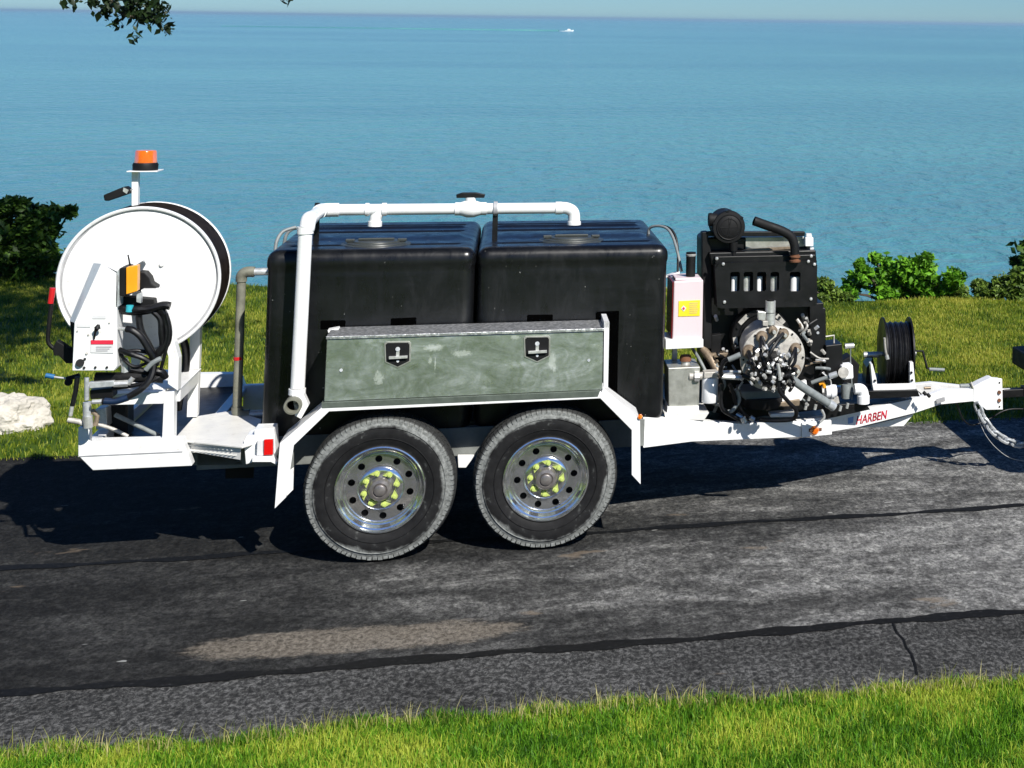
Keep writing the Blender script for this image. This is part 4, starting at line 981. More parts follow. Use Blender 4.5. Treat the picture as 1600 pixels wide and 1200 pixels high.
mf = MB().pp([(138, 598), (178, 595), (178, 604), (140, 607)], .06, .11).build('manifold', 'galv', T, .003)
for p0, p1, r in (((178, 600, .08), (200, 599, .08), .018), ((200, 600, .08), (208, 590, .08), .013), ((144, 628, .01), (162, 627, .01), .012), ((140, 603, .07), (134, 603, .07), .018)):
    MB().cyl(V(*p0), V(*p1), r, seg=8).build('hose_fitting', 'steel', T)
MB().pp([(140, 610), (176, 606), (176, 622), (141, 624)], .10, .20).build('valve_block', 'black', T, .004)
for pts, r, m_ in (([(135.5, 590, .06), (135.5, 625, .06)], .012, 'galv'), ([(136, 628, .06), (136, 650, .06)], .020, 'galv'), ([(137, 650, .06), (138, 668, .06)], .024, 'steel'), ([(143, 640, .07), (152, 650, .07), (149, 665, .07)], .012, 'tan'),
                   ([(121, 589, .08), (118, 612, .08), (113, 634, .08)], .012, 'rubber'), ([(113, 632, .08), (110, 650, .08)], .010, 'steel'), ([(106, 656, .08), (124, 659, .08), (134, 664, .08)], .014, 'castal')):
    tube('hose', pts, r, m_, T, 10, spline=False)
# levers at the rear
lv = empty('control_lever', T)
tube('lever_arm', [(82, 465, .25), (78, 495, .25), (75, 530, .25), (80, 541, .25), (90, 548, .25)], .0105, 'blackm', lv)
tube('lever_grip', [(82.5, 450, .25), (81, 460, .25), (79, 474, .25)], .015, 'red', lv)
MB().pp([(82, 545), (88, 532), (98, 538), (108, 545), (113, 552), (113, 568), (103, 568), (92, 556), (84, 556)], .22, .27).build('lever_valve', 'blackm', lv, .004)
l2 = empty('control_lever', T)
tube('lever_arm', [(84, 589, .2), (104, 591.5, .2)], .006, 'steel', l2)
tube('lever_grip', [(71.5, 586.5, .2), (85, 589, .2)], .013, 'blue', l2)
MB().cyl(V(107, 597, .18), V(107, 597, .24), .020).build('lever_pivot', 'blackm', l2)
tube('lever_arm', [(104, 592, .2), (118, 588, .2), (124, 586, .2)], .012, 'blackm', l2)

# ---- beacon and work lamp
bp = empty('beacon_post', T); yb = .50
MB().pp([(205.5, 266), (216, 266), (215, 330), (205.5, 330)], yb, yb+.045).build('post', 'white', bp, .002)
xpost = V(210, 320, yb).x
MB().box(xpost-.02, xpost+.02, yb+.046, .70, RC.z, RC.z+.04).build('post_arm', 'white', bp) if False else None
MB().box(xpost-.022, xpost+.018, .668, .71, ztp, V(210, 330, yb).z).build('post', 'white', bp, .002)
MB().box(xpost-.022, xpost+.018, yb+.047, .71, V(210, 330, yb).z+.002, V(210, 322, yb).z).build('post_arm', 'white', bp, .002)
q = V(226, 266, yb)
MB().box(q.x-.078, q.x+.078, yb-.06, yb+.09, q.z-.006, q.z).build('beacon_shelf', 'white', bp, .001)
bb = MB().lathe([(0, 0), (.064, 0), (.066, .03), (.060, .042), (0, .042)], (q.x, yb+.015, q.z+.001), 'z', 36).build('beacon_base', 'blackm', bp)
MB().lathe([(.059, .043), (.058, .050), (.0545, .105), (.050, .112), (.02, .114), (0, .113)], (q.x, yb+.015, q.z), 'z', 36).build('beacon_lens', 'amber', bb)
MB().lathe([(.0, .046), (.018, .048), (.030, .075), (.0, .075)], (q.x, yb+.015, q.z), 'z', 16).build('beacon_lamp', 'chrome', bb)
wl = MB().pp([(161, 305), (190, 293), (196, 292), (203, 298), (202, 303), (170, 314), (163, 314)], yb-.03, yb+.05).build('work_light', 'blackm', T, .006)
MB().pp([(193, 293), (201, 297), (198, 303), (192, 299)], yb-.034, yb-.031).build('lamp_rim', 'steel', wl)
tube('lamp_bracket', [(197, 300, yb), (203, 298, yb), (207, 295, yb)], .005, 'steel', T)

# ---- coolant / fluid tank
ft = MB().pp([(1053, 440), (1099, 437), (1097.5, 530.5), (1050.5, 532)], .42, .74).build('fluid_tank', 'pink', T, .008)
tpz = V(1075, 438, .42).z; xl, xr = V(1053, 440, .42).x, V(1099, 437, .42).x
zb_ = V(1053, 531, .42).z
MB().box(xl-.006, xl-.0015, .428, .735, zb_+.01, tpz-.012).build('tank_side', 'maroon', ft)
MB().box(xl+.01, xr-.01, .44, .60, tpz-.004, tpz+.012).build('tank_top', 'pink', ft, .006)
cx_ = V(1079, 425, .5).x
MB().cyl((cx_, .5, tpz), (cx_, .5, V(1079, 394, .5).z), .029, .030).build('filler_cap', 'blackm', ft)
MB().lathe([(.031, 0), (.033, .003), (.033, .012), (.031, .014)], (cx_, .5, V(1079, 400, .5).z), 'z', 20).build('cap_band', 'steel', ft)
lb = MB().pp([(1060.5, 470.5), (1094, 469), (1093.5, 493.5), (1060, 494.5)], .416, .4195).build('yellow_label', 'yellow', ft)
MB().pp([(1064, 482), (1068, 477), (1072.5, 481.5), (1068.3, 487)], .4135, .4155).build('hazard_diamond', 'panel', lb)
MB().pp([(1066.2, 482), (1068.2, 479.6), (1070.3, 482), (1068.3, 484.4)], .4115, .413).build('hazard_mark', 'redpaint', lb)
tx_ = MB()
for i in range(6): v = 473.4+i*3.1; tx_.pp([(1077, v), (1091-(i % 3), v-.4), (1091-(i % 3), v+.3), (1077, v+.7)], .4145, .4155)
tx_.build('label_print', 'grey', lb)
MB().pp([(1040, 531), (1099, 530), (1099, 543), (1040, 546)], .40, .66).build('tank_tray', 'white', T, .003)
MB().box(xl+.03, xl+.06, .66, .70, .65, tpz-.02).build('tray_post', 'white', T)
MB().pp([(1040, 432), (1062, 424), (1062, 432), (1045, 438)], .75, .80).build('bracket', 'white', T)
# hydraulic tank and filter
ht = MB().pp([(1044, 575), (1094, 573), (1092, 634), (1045, 636)], .40, .66).build('hydraulic_tank', 'alu', T, .005)
MB().pp([(1043, 636), (1092, 634.5), (1092, 645), (1042, 648)], .385, .64).build('tank_base', 'white', ht, .002)
MB().pp([(1038, 646), (1108, 645), (1100, 657), (1040, 655)], .36, .62).build('tank_mount', 'tread', ht, .002)
xh = V(1071, 570, .5).x; zh = V(1071, 574, .40).z
MB().lathe([(0, .055), (.03, .055), (.036, .045), (.036, .02), (.024, .018), (.024, 0)], (xh, .5, zh), 'z', 24).build('breather_cap', 'rust', ht)
MB().lathe([(.028, 0), (.028, .018), (0, .018)], (xh, .5, zh), 'z', 20).build('cap_neck', 'steel', ht)
xf = V(1111, 610, .36).x; z0, z1 = V(1111, 631, .36).z, V(1111, 592, .36).z
fl_ = MB().lathe([(0, z0), (.046, z0), (.050, z0+.006), (.050, z1-.01), (.046, z1), (0, z1)], (xf, .41, 0), 'z', 32).build('oil_filter', 'paint_white', T)
MB().box(xf-.045, xf+.045, .37, .45, z1+.001, z1+.04).build('filter_head', 'castal', fl_, .006)
MB().cyl((xf-.13, .41, z1+.01), (xf-.04, .41, z1+.01), .024).build('filter_pipe', 'castal', fl_)
MB().cyl((xf-.10, .40, z1+.01), (xf-.07, .40, z1+.01), .034, seg=8).build('pipe_nut', 'steel', fl_)

# ================================================================== engine
EN = empty('engine', T)
ye = .52
MB().pp([(1099, 376), (1106, 371), (1258, 371), (1276, 402), (1278, 478), (1287, 640), (1160, 655), (1099, 640)], .66, 1.0).build('engine_block', 'black', EN, .01)
MB().pp([(1097, 363), (1106, 362), (1112, 400), (1112, 545), (1100, 545)], .58, .66).build('side_cowl', 'blackm', EN, .004)
MB().pp([(1108, 395), (1275, 391), (1276, 412), (1113, 415)], .53, .64).build('upper_cowl', 'black', EN, .006)
# guard with five real openings
def guard():
    o = [(1117, 421), (1124, 411), (1272, 408), (1277, 414), (1276, 474), (1270, 479), (1128, 482), (1121, 480)]
    cu = bpy.data.curves.new('guard', 'CURVE'); cu.dimensions = '2D'; cu.fill_mode = 'BOTH'; cu.extrude = .006
    def sp(pts):
        s_ = cu.splines.new('POLY'); s_.points.add(len(pts)-1); s_.use_cyclic_u = True
        for i, (u, v) in enumerate(pts): p = V(u, v, .47); s_.points[i].co = (p.x, p.z, 0, 1)
    sp(o)
    for a, b in ((1141, 1156), (1162, 1177), (1183, 1197.5), (1204, 1217.5), (1234, 1251)):
        sp([(a+2, 425), (b-2, 424.6), (b, 427), (b, 453), (b-2, 455), (a+2, 455.4), (a, 453.5), (a, 427)])
    g = from_curve('engine_guard', cu, 'black', EN, Matrix.Translation((0, .476, 0)) @ Matrix.Rotation(math.radians(90), 4, 'X'))
    # the guard's returns: bevelled top, sides
    a, b = V(1117, 421, .47), V(1276, 414, .47); 
    top = [V(1123, 411, .469), V(1272, 408, .469)]
    MB().pp([(1117, 401), (1274, 398), (1277, 410), (1118, 414)], .50, .53).build('guard_top', 'black', EN, .004)
    MB().pp([(1117, 414), (1121, 412), (1124, 480), (1120, 480)], .484, .60).build('guard_side', 'black', EN)
    MB().pp([(1273, 410), (1276, 410), (1276, 476), (1272, 478)], .484, .60).build('guard_side', 'black', EN)
    for u, v in ((1120, 404), (1130, 412.5), (1132, 472), (1267.5, 400), (1263, 408.5), (1272.5, 413), (1267, 467)):
        MB().lathe([(0, -.010), (.009, -.008), (.011, 0)], V(u, v, .468), 'y', 10).build('bolt', 'steel', EN)
    return g
guard()
for u, w, c_ in ((1147, 7, 'castal'), (1166, 8.5, 'steel'), (1186.5, 7, 'castal'), (1208.5, 9, 'steel'), (1242, 11, 'castal')):
    p = V(u, 445, .53); r = w*.5*pxm(.53)
    zc0, zc1 = V(u, 456, .53).z, V(u, 432, .53).z
    MB().cyl((p.x, .54, zc0), (p.x, .54, zc1), r*1.55, seg=16).build('injector', 'paint_white' if c_ == 'castal' else 'steel', EN)
MB().pp([(1130, 424), (1262, 422), (1262, 458), (1130, 460)], .60, .64).build('cylinder_block', 'blackm', EN)
ex_ = V(1225, 440, .56)
MB().pp([(1196, 433), (1199, 430), (1201, 455), (1198, 455)], .54, .56).build('fuel_line', 'rust', EN)
# air filter
af_c = V(1139.7, 355.4, .50); k_ = pxm(.50, 1140, 355)
af = MB().lathe([(.0, 0), (16*k_, .0), (18*k_, .006), (19*k_, .004), (20*k_, .012), (24.5*k_, .014), (25.5*k_, .024), (25.5*k_, .06), (24*k_, .064), (24*k_, .26), (0, .26)], af_c, 'y', 48).build('air_filter', 'blackm', EN)
sp_ = MB()
for a in (0, math.pi/2+.08, math.pi/4+.6): 
    dx, dz = math.cos(a)*15*k_, math.sin(a)*15*k_; sp_.tube([(af_c.x-dx, af_c.y-.001, af_c.z-dz), (af_c.x+dx, af_c.y-.001, af_c.z+dz)], .0025, 5)
for k in range(4):
    a = k*math.pi/2+math.pi/4; 
sp_.tube([(af_c.x+13*k_*math.cos(t*math.pi/18), af_c.y-.001, af_c.z+13*k_*math.sin(t*math.pi/18)) for t in range(36)], .002, 5, closed=True)
sp_.build('moulded_ribs', 'blackm', af)
MB().cyl(V(1120, 343, .56), V(1107, 343, .56), 9.5*k_, 9.8*k_).build('intake', 'blackm', af)
MB().lathe([(9.9*k_, -.012), (10.6*k_, 0), (9.9*k_, .012)], V(1110, 343, .56), 'x', 20).build('intake_ring', 'blackm', af)
MB().cyl(V(1146, 378, .54), V(1146, 392, .54), 7*k_, 6*k_, seg=12).build('dust_valve', 'blackm', af)
MB().cyl(V(1146, 386, .54), V(1146.5, 402, .54), 5*k_, 4*k_, seg=12).build('dust_valve_tip', 'blackm', af)
for a in (.6, 1.7, 2.9): MB().box(af_c.x+24*k_*math.cos(a)-.008, af_c.x+24*k_*math.cos(a)+.008, af_c.y+.01, af_c.y+.08, af_c.z+25*k_*math.sin(a)-.006, af_c.z+25*k_*math.sin(a)+.006).build('clip', 'black', af)
# oil cooler behind
MB().pp([(1166, 371), (1256, 371), (1256, 386), (1166, 391)], .70, .72).build('oil_cooler', 'alu', EN) if False else None
MB().pp([(1165, 371), (1257, 370), (1257, 385), (1165, 391)], .64, .658).build('oil_cooler', 'alu', EN, .002)
MB().pp([(1100, 362), (1258, 362), (1258, 369), (1100, 369)], .60, .65).build('cooler_top', 'black', EN, .003)
MB().pp([(1153, 393), (1168, 389), (1245, 385), (1245, 388), (1165, 394)], .60, .62).build('steel_strip', 'tan', EN)
MB().pp([(1258.5, 371), (1271, 371), (1271, 385), (1258.5, 385)], .56, .62).build('control_box', 'paint_white', EN, .004)
MB().pp([(1260, 365), (1268, 365), (1269, 370), (1260, 370)], .57, .60).build('connector', 'panel', EN)
MB().pp([(1266, 387), (1272, 387), (1271, 392), (1266, 391)], .57, .60).build('connector', 'panel', EN)
# exhaust
kx = pxm(.58, 1240, 370)
MB().tube([V(1178, 345, .44), V(1196, 351.5, .44), V(1220, 360, .44), V(1235, 369, .44), V(1241, 382, .44), V(1242, 397, .44)], 7*kx, 16, spline=True).build('exhaust_pipe', 'blackm', EN)
tipd = (V(1176, 344, .44)-V(1196, 351.5, .44)).normalized(); tp = V(1178, 345, .44)
MB().tube([tp-tipd*.002, tp+tipd*.001, tp+tipd*.002], 1, 16, rad=[5.8*kx, 5.8*kx, 5.6*kx]).build('exhaust_mouth_shade', 'tankdark', EN)  # dark cap paints the shaded opening of the closed pipe end
MB().lathe([(6*kx, -.004), (8.5*kx, 0), (8.5*kx, .01), (6*kx, .014), (6*kx, .024), (8*kx, .028), (8*kx, .036), (6.4*kx, .04), (6.4*kx, .055)], V(1242, 409, .44), 'z', 24).build('exhaust_flange', 'rust', EN)
# sloping top of the guard
ga, gb, gc, gd = V(1118, 421, .4695), V(1276, 414.5, .4695), V(1272, 405, .53), V(1126, 408, .53)
MB().add([ga, gb, gc, gd], [(0, 1, 2, 3)]).build('guard_slope', 'black', EN)
rc = random.Random(5)
for k in range(26):
    u0, v0 = (rc.uniform(1112, 1160), rc.uniform(555, 640)) if k % 2 else (rc.uniform(1246, 1290), rc.uniform(485, 640))
    a = rc.uniform(0, 6.28); L = rc.uniform(10, 32); y = rc.uniform(.42, .58)
    tube('engine_hose', [(u0, v0, y), (u0+L*.5*math.cos(a)+rc.uniform(-7, 7), v0+L*.5*math.sin(a)+rc.uniform(-6, 6), y-.02), (u0+L*math.cos(a), min(652, v0+L*math.sin(a)), y)], rc.uniform(.005, .011), rc.choice(['rubber', 'rubber', 'greyh', 'steel', 'castal']), EN, 7)
for k in range(14):
    u0, v0 = (rc.uniform(1112, 1150), rc.uniform(560, 645)) if k % 2 else (rc.uniform(1250, 1285), rc.uniform(490, 640))
    MB().cyl(V(u0, v0, .43), V(u0+rc.uniform(-5, 5), v0+rc.uniform(2, 6), .44), rc.uniform(.007, .014), seg=6).build('small_fitting', rc.choice(['steel', 'castal', 'tan']), EN)
MB().pp([(1265, 475), (1287, 473), (1287, 481), (1290, 482), (1291, 516), (1289, 560), (1266, 560)], .60, .80).build('side_cover', 'black', EN, .005)
MB().cyl(V(1278, 520, .59), V(1278, 520, .61), .009).build('bolt', 'steel', EN)
for u, v, r, m_ in ((1254, 492, .012, 'steel'), (1260, 497, .010, 'steel'), (1258, 504, .010, 'castal'), (1263, 516, .014, 'castal'), (1263, 532, .016, 'castal'), (1118, 494, .012, 'grey'), (1130, 545, .010, 'steel'), (1136, 548, .008, 'castal')):
    MB().cyl(V(u, v, .56), V(u+2, v+6, .60), r, seg=8).build('small_fitting', m_, EN)
MB().pp([(1112, 524), (1127, 522), (1126, 553), (1111, 553)], .60, .66).build('terminal_block', 'blackm', EN, .003)
MB().pp([(1100, 554), (1138, 551), (1138, 557), (1100, 560)], .56, .62).build('mount_bar', 'tan', EN, .002)
# ---- pump
PU = empty('high_pressure_pump', T)
c1 = V(1189, 527, .52); k1 = pxm(.52, 1190, 527)
MB().lathe([(0, 0), (34*k1, 0), (36*k1, -.01), (44*k1, -.01), (46*k1, .0), (46*k1, .10), (0, .10)], c1, 'y', 48).build('flywheel_housing', 'black', PU)
for a in (2.35, .75, 3.3, -.3, 4.0):
    p = c1+Vector((40*k1*math.cos(a), -.012, 40*k1*math.sin(a))); t = Vector((-math.sin(a), 0, math.cos(a)))*.035; n_ = Vector((math.cos(a), 0, math.sin(a)))*.014
    MB().add([p-t-n_, p+t-n_, p+t+n_, p-t+n_], [(0, 1, 2, 3)]).build('bare_patch', 'castal', PU)
for k in range(10):
    a = k*.628+.2; p = c1+Vector((41*k1*math.cos(a), -.01, 41*k1*math.sin(a))); MB().cyl(p, p-Vector((0, .012, 0)), .009, seg=6).build('bolt', 'blackm', PU)
def cone_drum(u0, v0, y0, r0, u1, v1, y1, r1, name, mat, seg=40):
    a, b = V(u0, v0, y0), V(u1, v1, y1); return MB().tube([a, b], 1, seg, rad=[r0, r1]).build(name, mat, PU)
cone_drum(1193, 533, .50, 38*k1, 1205, 552, .32, 40*k1, 'pump_drum', 'castal')
c2 = V(1208, 560, .28); k2 = pxm(.28, 1208, 560)
MB().lathe([(0, -.004), (44*k2, -.004), (47*k2, 0), (50*k2, .004), (50.5*k2, .03), (46*k2, .04), (0, .04)], c2, 'y', 56).build('pump_flange', 'castal', PU)
for k in range(14):
    a = k*2*math.pi/14; p = c2+Vector((46.5*k2*math.cos(a), -.001, 46.5*k2*math.sin(a))); MB().cyl(p, p-Vector((0, .010, 0)), .0065, seg=6).build('bolt', 'blackm', PU)
for (u, v, r) in ((1190, 526, 9), (1170, 549, 10.5), (1224, 521, 8), (1243, 544, 8.5), (1244, 577, 7), (1172, 583, 8), (1207, 516, 7)):
    c = V(u, v, .27); o_ = MB().lathe([(0, -.05), (r*.45*k2, -.05), (r*.5*k2, -.03), (r*.85*k2, -.028), (r*k2, -.018), (r*1.02*k2, .0)], c, 'y', 24).build('cylinder_head', 'tan', PU)
    MB().cyl(c-Vector((0, .045, 0)), c-Vector((0, .075, 0)), .012, seg=6).build('head_nut', 'steel', o_)
# silver filter bottles on top
for v0, v1, r in ((470, 488, 8), (489, 507, 7.6)):
    MB().cyl(V(1204, v0, .30), V(1203.5, v1, .30), r*k2, seg=24).build('relief_valve', 'steel', PU)
MB().cyl(V(1204, 468, .30), V(1204, 471, .30), 6*k2, seg=16).build('valve_cap', 'blackm', PU)
MB().pp([(1184, 486), (1197, 488), (1196, 501), (1185, 500)], .28, .32).build('valve_body', 'steel', PU, .004)
MB().pp([(1192, 502), (1200, 502), (1200, 510), (1192, 509)], .27, .30).build('valve_body', 'castal', PU, .003)
# manifold core and the mass of short hoses and swivels
core = V(1207, 575, .20)
MB().lathe([(0, -.05), (.05, -.05), (.065, -.03), (.10, 0), (.11, .07)], V(1207, 578, .22), 'y', 24).build('manifold', 'blackm', PU)
rr_ = random.Random(11)
hm = MB(); fm_ = MB(); tm_ = MB()
heads = [(1190, 526), (1170, 549), (1224, 521), (1243, 544), (1244, 577), (1172, 583)]
for i, (u, v) in enumerate(heads*2):
    a = rr_.uniform(0, 6.28); r = rr_.uniform(6, 22); u1, v1 = 1205+r*math.cos(a), 582+r*math.sin(a)
    um, vm = (u+u1)/2+rr_.uniform(-10, 10), (v+v1)/2+rr_.uniform(-8, 8)
    hm.tube([V(u, v, .19), V(um, vm, .12), V(u1, v1, .14)], .011, 7, spline=True)
for i in range(22):
    a = rr_.uniform(0, 6.28); r = rr_.uniform(5, 34); u, v = 1204+r*math.cos(a), 583+r*.85*math.sin(a); b = rr_.uniform(0, 6.28); L = rr_.uniform(8, 20)
    hm.tube([V(u, v, .14), V(u+L*.5*math.cos(b)+4, v+L*.5*math.sin(b), .10), V(u+L*math.cos(b), v+L*math.sin(b), .15)], .010, 7, spline=True)
for i in range(64):
    a = rr_.uniform(0, 6.28); r = 38*rr_.uniform(0, 1)**.6; u, v = 1205+r*math.cos(a), 578+r*.95*math.sin(a); b = rr_.uniform(0, 6.28); L = rr_.uniform(3, 8); y = rr_.uniform(.07, .14)
    (fm_ if i % 4 else tm_).cyl(V(u, v, y), V(u+L*math.cos(b), v+L*math.sin(b), y+rr_.uniform(-.02, .02)), rr_.uniform(.007, .013), seg=6)
hm.build('short_hoses', 'rubber', PU); tag(fm_.build('hose_swivels', 'steel', PU), kind='stuff'); tag(tm_.build('hose_nipples', 'castal', PU), kind='stuff')
for pts, r, m_ in [
    ([(1158, 554, .2), (1145, 558, .2), (1132, 564, .22), (1126, 578, .25), (1128, 588, .26)], .015, 'rubber'),
    ([(1157, 554, .19), (1138, 562, .2)], .017, 'greyh'),
    ([(1217, 590, .10), (1218, 610, .10), (1232, 628, .12), (1244, 642, .16), (1238, 655, .2), (1205, 657, .25), (1188, 655, .3)], .013, 'rubber'),
    ([(1215, 568, .08), (1218, 582, .08), (1219, 594, .08)], .010, 'steel'),
    ([(1236, 592, .18), (1262, 610, .22), (1300, 634, .30)], .026, 'greyh'),
    ([(1294, 630, .29), (1303, 636, .30)], .030, 'galv'),
    ([(1128, 600, .35), (1126, 625, .35), (1130, 640, .35), (1142, 648, .38), (1160, 658, .4)], .014, 'rubber'),
    ([(1140, 600, .3), (1146, 615, .32), (1150, 630, .35), (1168, 652, .4)], .012, 'rubber'),
    ([(1150, 608, .33), (1155, 625, .35), (1145, 641, .36), (1138, 643, .38)], .012, 'greyh'),
    ([(1128, 586, .3), (1152, 588, .28), (1160, 592, .25)], .014, 'galv'),
    ([(1118, 582, .35), (1130, 581, .33), (1158, 581, .3)], .010, 'steel'),
    ([(1200, 580, .2), (1180, 592, .2), (1160, 586, .22)], .015, 'rubber'),
    ([(1082, 545, .6), (1092, 560, .5), (1104, 583, .45)], .010, 'greyh'),
    ([(1098, 545, .6), (1110, 560, .55), (1122, 582, .5)], .026, 'tan'),
    ([(1258, 572, .45), (1270, 567, .45), (1284, 566, .45)], .008, 'tan'),
    ([(1268, 598, .4), (1285, 592, .38), (1300, 588, .36)], .013, 'greyh'),
    ([(1296, 588, .36), (1308, 584, .35)], .019, 'galv'),
    ([(1284, 640, .45), (1288, 652, .45), (1278, 662, .45)], .008, 'steel'),
    ]: tube('pump_hose', pts, r, m_, PU, 10)
for p0, p1, r in (((1128, 588, .26), (1155, 590, .26), .016), ((1160, 652, .38), (1164, 660, .38), .018), ((1172, 652, .36), (1178, 656, .36), .016), ((1164, 655, .40), (1150, 648, .42), .02)):
    MB().cyl(V(*p0), V(*p1), r, seg=8).build('hose_coupling', 'steel', PU)
MB().pp([(1158, 612), (1218, 610), (1220, 622), (1205, 632), (1172, 630), (1158, 620)], .40, .62).build('sump', 'underside', PU, .01)
MB().lathe([(0, -.02), (30*k1, -.02), (33*k1, 0), (33*k1, .04), (0, .04)], V(1190, 628, .48), 'z', 36).build('pump_mount', 'blackm', PU)
MB().pp([(1220, 610), (1260, 594), (1262, 608), (1252, 626), (1220, 628)], .42, .46).build('mount_plate', 'white', PU, .003)
MB().pp([(1214, 630), (1250, 624), (1249, 634), (1216, 636)], .40, .44).build('mount_foot', 'tan', PU, .003)
MB().pp([(1204, 647), (1245, 644), (1250, 651), (1204, 652)], .42, .50).build('mount_foot', 'tread', PU, .003)
# ---- water pump group between the engine and the small reel
MB().pp([(1290, 540), (1316, 537), (1318, 600), (1300, 604), (1290, 600)], .55, .72).build('fuel_tank', 'black', T, .006)
MB().pp([(1314, 565), (1330, 556), (1343, 570), (1340, 600), (1318, 600)], .72, .85).build('battery_box', 'blackm', T, .006)
tube('lift_handle', [(1290, 526, .6), (1303, 524, .6), (1303, 538, .6)], .006, 'castal', T, spline=False)
MB().cyl(V(1320, 541, .58), V(1334, 540, .58), .017).build('breather', 'steel', T)
tube('sensor_wire', [(1329, 543, .58), (1329, 565, .58), (1331, 600, .55), (1331, 625, .55)], .004, 'greyh', T)
sv = MB().pp([(1315, 572), (1333, 570), (1334, 592), (1316, 594)], .50, .60).build('solenoid_valve', 'paint_white', T, .01)
MB().cyl(V(1318, 582, .50), V(1318, 582, .47), .035).build('valve_face', 'castal', sv)
wp = MB().cyl(V(1290, 612, .42), V(1306, 611, .42), .040).build('water_strainer', 'paint_white', T)
MB().cyl(V(1298, 612, .42), V(1303, 612, .42), .045).build('strainer_ring', 'paint_white', wp)
MB().cyl(V(1322, 600, .55), V(1322, 622, .55), .034, .03).build('glass_bowl', 'greyh', T)
pe_ = MB().tube([V(1335, 608, .50), V(1345, 608, .50), V(1349, 615, .50), V(1349, 626, .50)], .034, 14, spline=True).build('elbow', 'paint_white', T)
MB().cyl(V(1349, 618, .50), V(1349, 630, .50), .040).build('elbow_collar', 'paint_white', pe_)
tube('valve_handle', [(1280, 600, .4), (1286, 598, .4), (1288, 606, .4)], .012, 'orange', T)
MB().pp([(1296, 618), (1310, 620), (1312, 630), (1300, 634)], .40, .48).build('valve_body', 'castal', T, .003)
MB().pp([(1288, 636), (1310, 632), (1352, 630), (1360, 640), (1290, 655)], .52, .60).build('battery_tray', 'black', T, .003)
for u, v in ((1263, 626), (1273, 640), (1323, 638), (1312, 642), (1258, 640)):
    MB().cyl(V(u, v, .44), V(u+2, v-8, .44), .010, seg=8).build('small_fitting', 'steel', T)

# ---- small hand reel, axle across the trailer
SR = empty('hand_reel', T); yr = .98
zc = V(1400, 552, yr).z; xL, xR = V(1379, 552, yr).x, V(1419, 552, yr).x; kr = pxm(yr, 1400, 552); Rr = 54*kr
for x, s_ in ((xL, -1), (xR, 1)):
    MB().lathe([(0, -.003), (Rr*.55, -.003), (Rr*.6, -.008), (Rr*.93, -.004), (Rr, -.006), (Rr, .006), (Rr*.93, .004), (0, .003)], (x, yr, zc), 'x', 56).build('reel_disc', 'black', SR)
h_ = MB(); nn = 9
for i in range(nn):
    x = xL+.016+(xR-xL-.032)*i/(nn-1); c0 = Rr*(.80 if i % 2 else .83)
    h_.lathe([(c0+.0125*math.cos(a), .0125*math.sin(a)) for a in [k*math.pi/3 for k in range(7)]], (x, yr, zc), 'x', 48)
h_.lathe([(Rr*.78, .01), (Rr*.78, xR-xL-.01)], (xL, yr, zc), 'x', 48)
h_.build('coiled_hose', 'rubber', SR)
tube('hose_end', [(1390, 528, yr-.30), (1391, 545, yr-.29), (1393, 556, yr-.28)], .008, 'castal', SR)
MB().cyl(V(1393, 555, yr-.28), V(1394.5, 561, yr-.28), .012).build('hose_nozzle', 'steel', SR)
MB().cyl((xL-.13, yr, zc-.005), (xL-.03, yr, zc-.005), .020).build('hub_knob', 'steel', SR)
MB().cyl((xL-.035, yr, zc), (xR+.05, yr, zc), .014).build('shaft', 'steel', SR)
tube('crank', [(1430, 547.5, yr), (1440, 547, yr), (1447, 574, yr), (1453, 575, yr)], .008, 'blackm', SR, spline=False)
MB().cyl(V(1450, 575, yr), V(1473, 575.5, yr), .011).build('crank_grip', 'greyh', SR)
MB().pp([(1371, 601), (1436, 598), (1436, 607), (1373, 612)], yr-.28, yr-.265).build('reel_base', 'white', SR, .002)
MB().pp([(1368, 570), (1371, 569), (1377, 592), (1379, 611), (1372, 612)], yr-.275, yr-.19).build('reel_foot', 'white', SR, .002)
MB().pp([(1428, 566), (1433, 565), (1437, 607), (1428, 608)], yr-.275, yr-.22).build('reel_foot', 'white', SR, .002)
c_ = Vector((xL, yr, zc)); SR.matrix_world = Matrix.Translation(c_) @ Matrix.Rotation(math.radians(-6.5), 4, 'Z') @ Matrix.Translation(-c_)
for u, v in ((1430.5, 581), (1431.5, 593), (1375, 595)): MB().cyl(V(u, v, yr-.284), V(u, v, yr-.276), .008, seg=10).build('hole_plug', 'blackm', SR)
MB().pp([(1355, 612), (1440, 608), (1444, 618), (1352, 625)], yr-.30, yr+.25).build('reel_platform', 'black', SR, .004)
MB().pp([(1356, 575), (1366, 560), (1369, 575), (1367, 612), (1354, 612)], yr-.05, yr+.15).build('reel_frame', 'black', SR, .003)
for u, v in ((1437, 612), (1448, 611), (1454, 614)): MB().cyl(V(u, v, .72), V(u+4, v+4, .72), .013, seg=6).build('anchor_bolt', 'blackm' if u > 1440 else 'steel', SR)
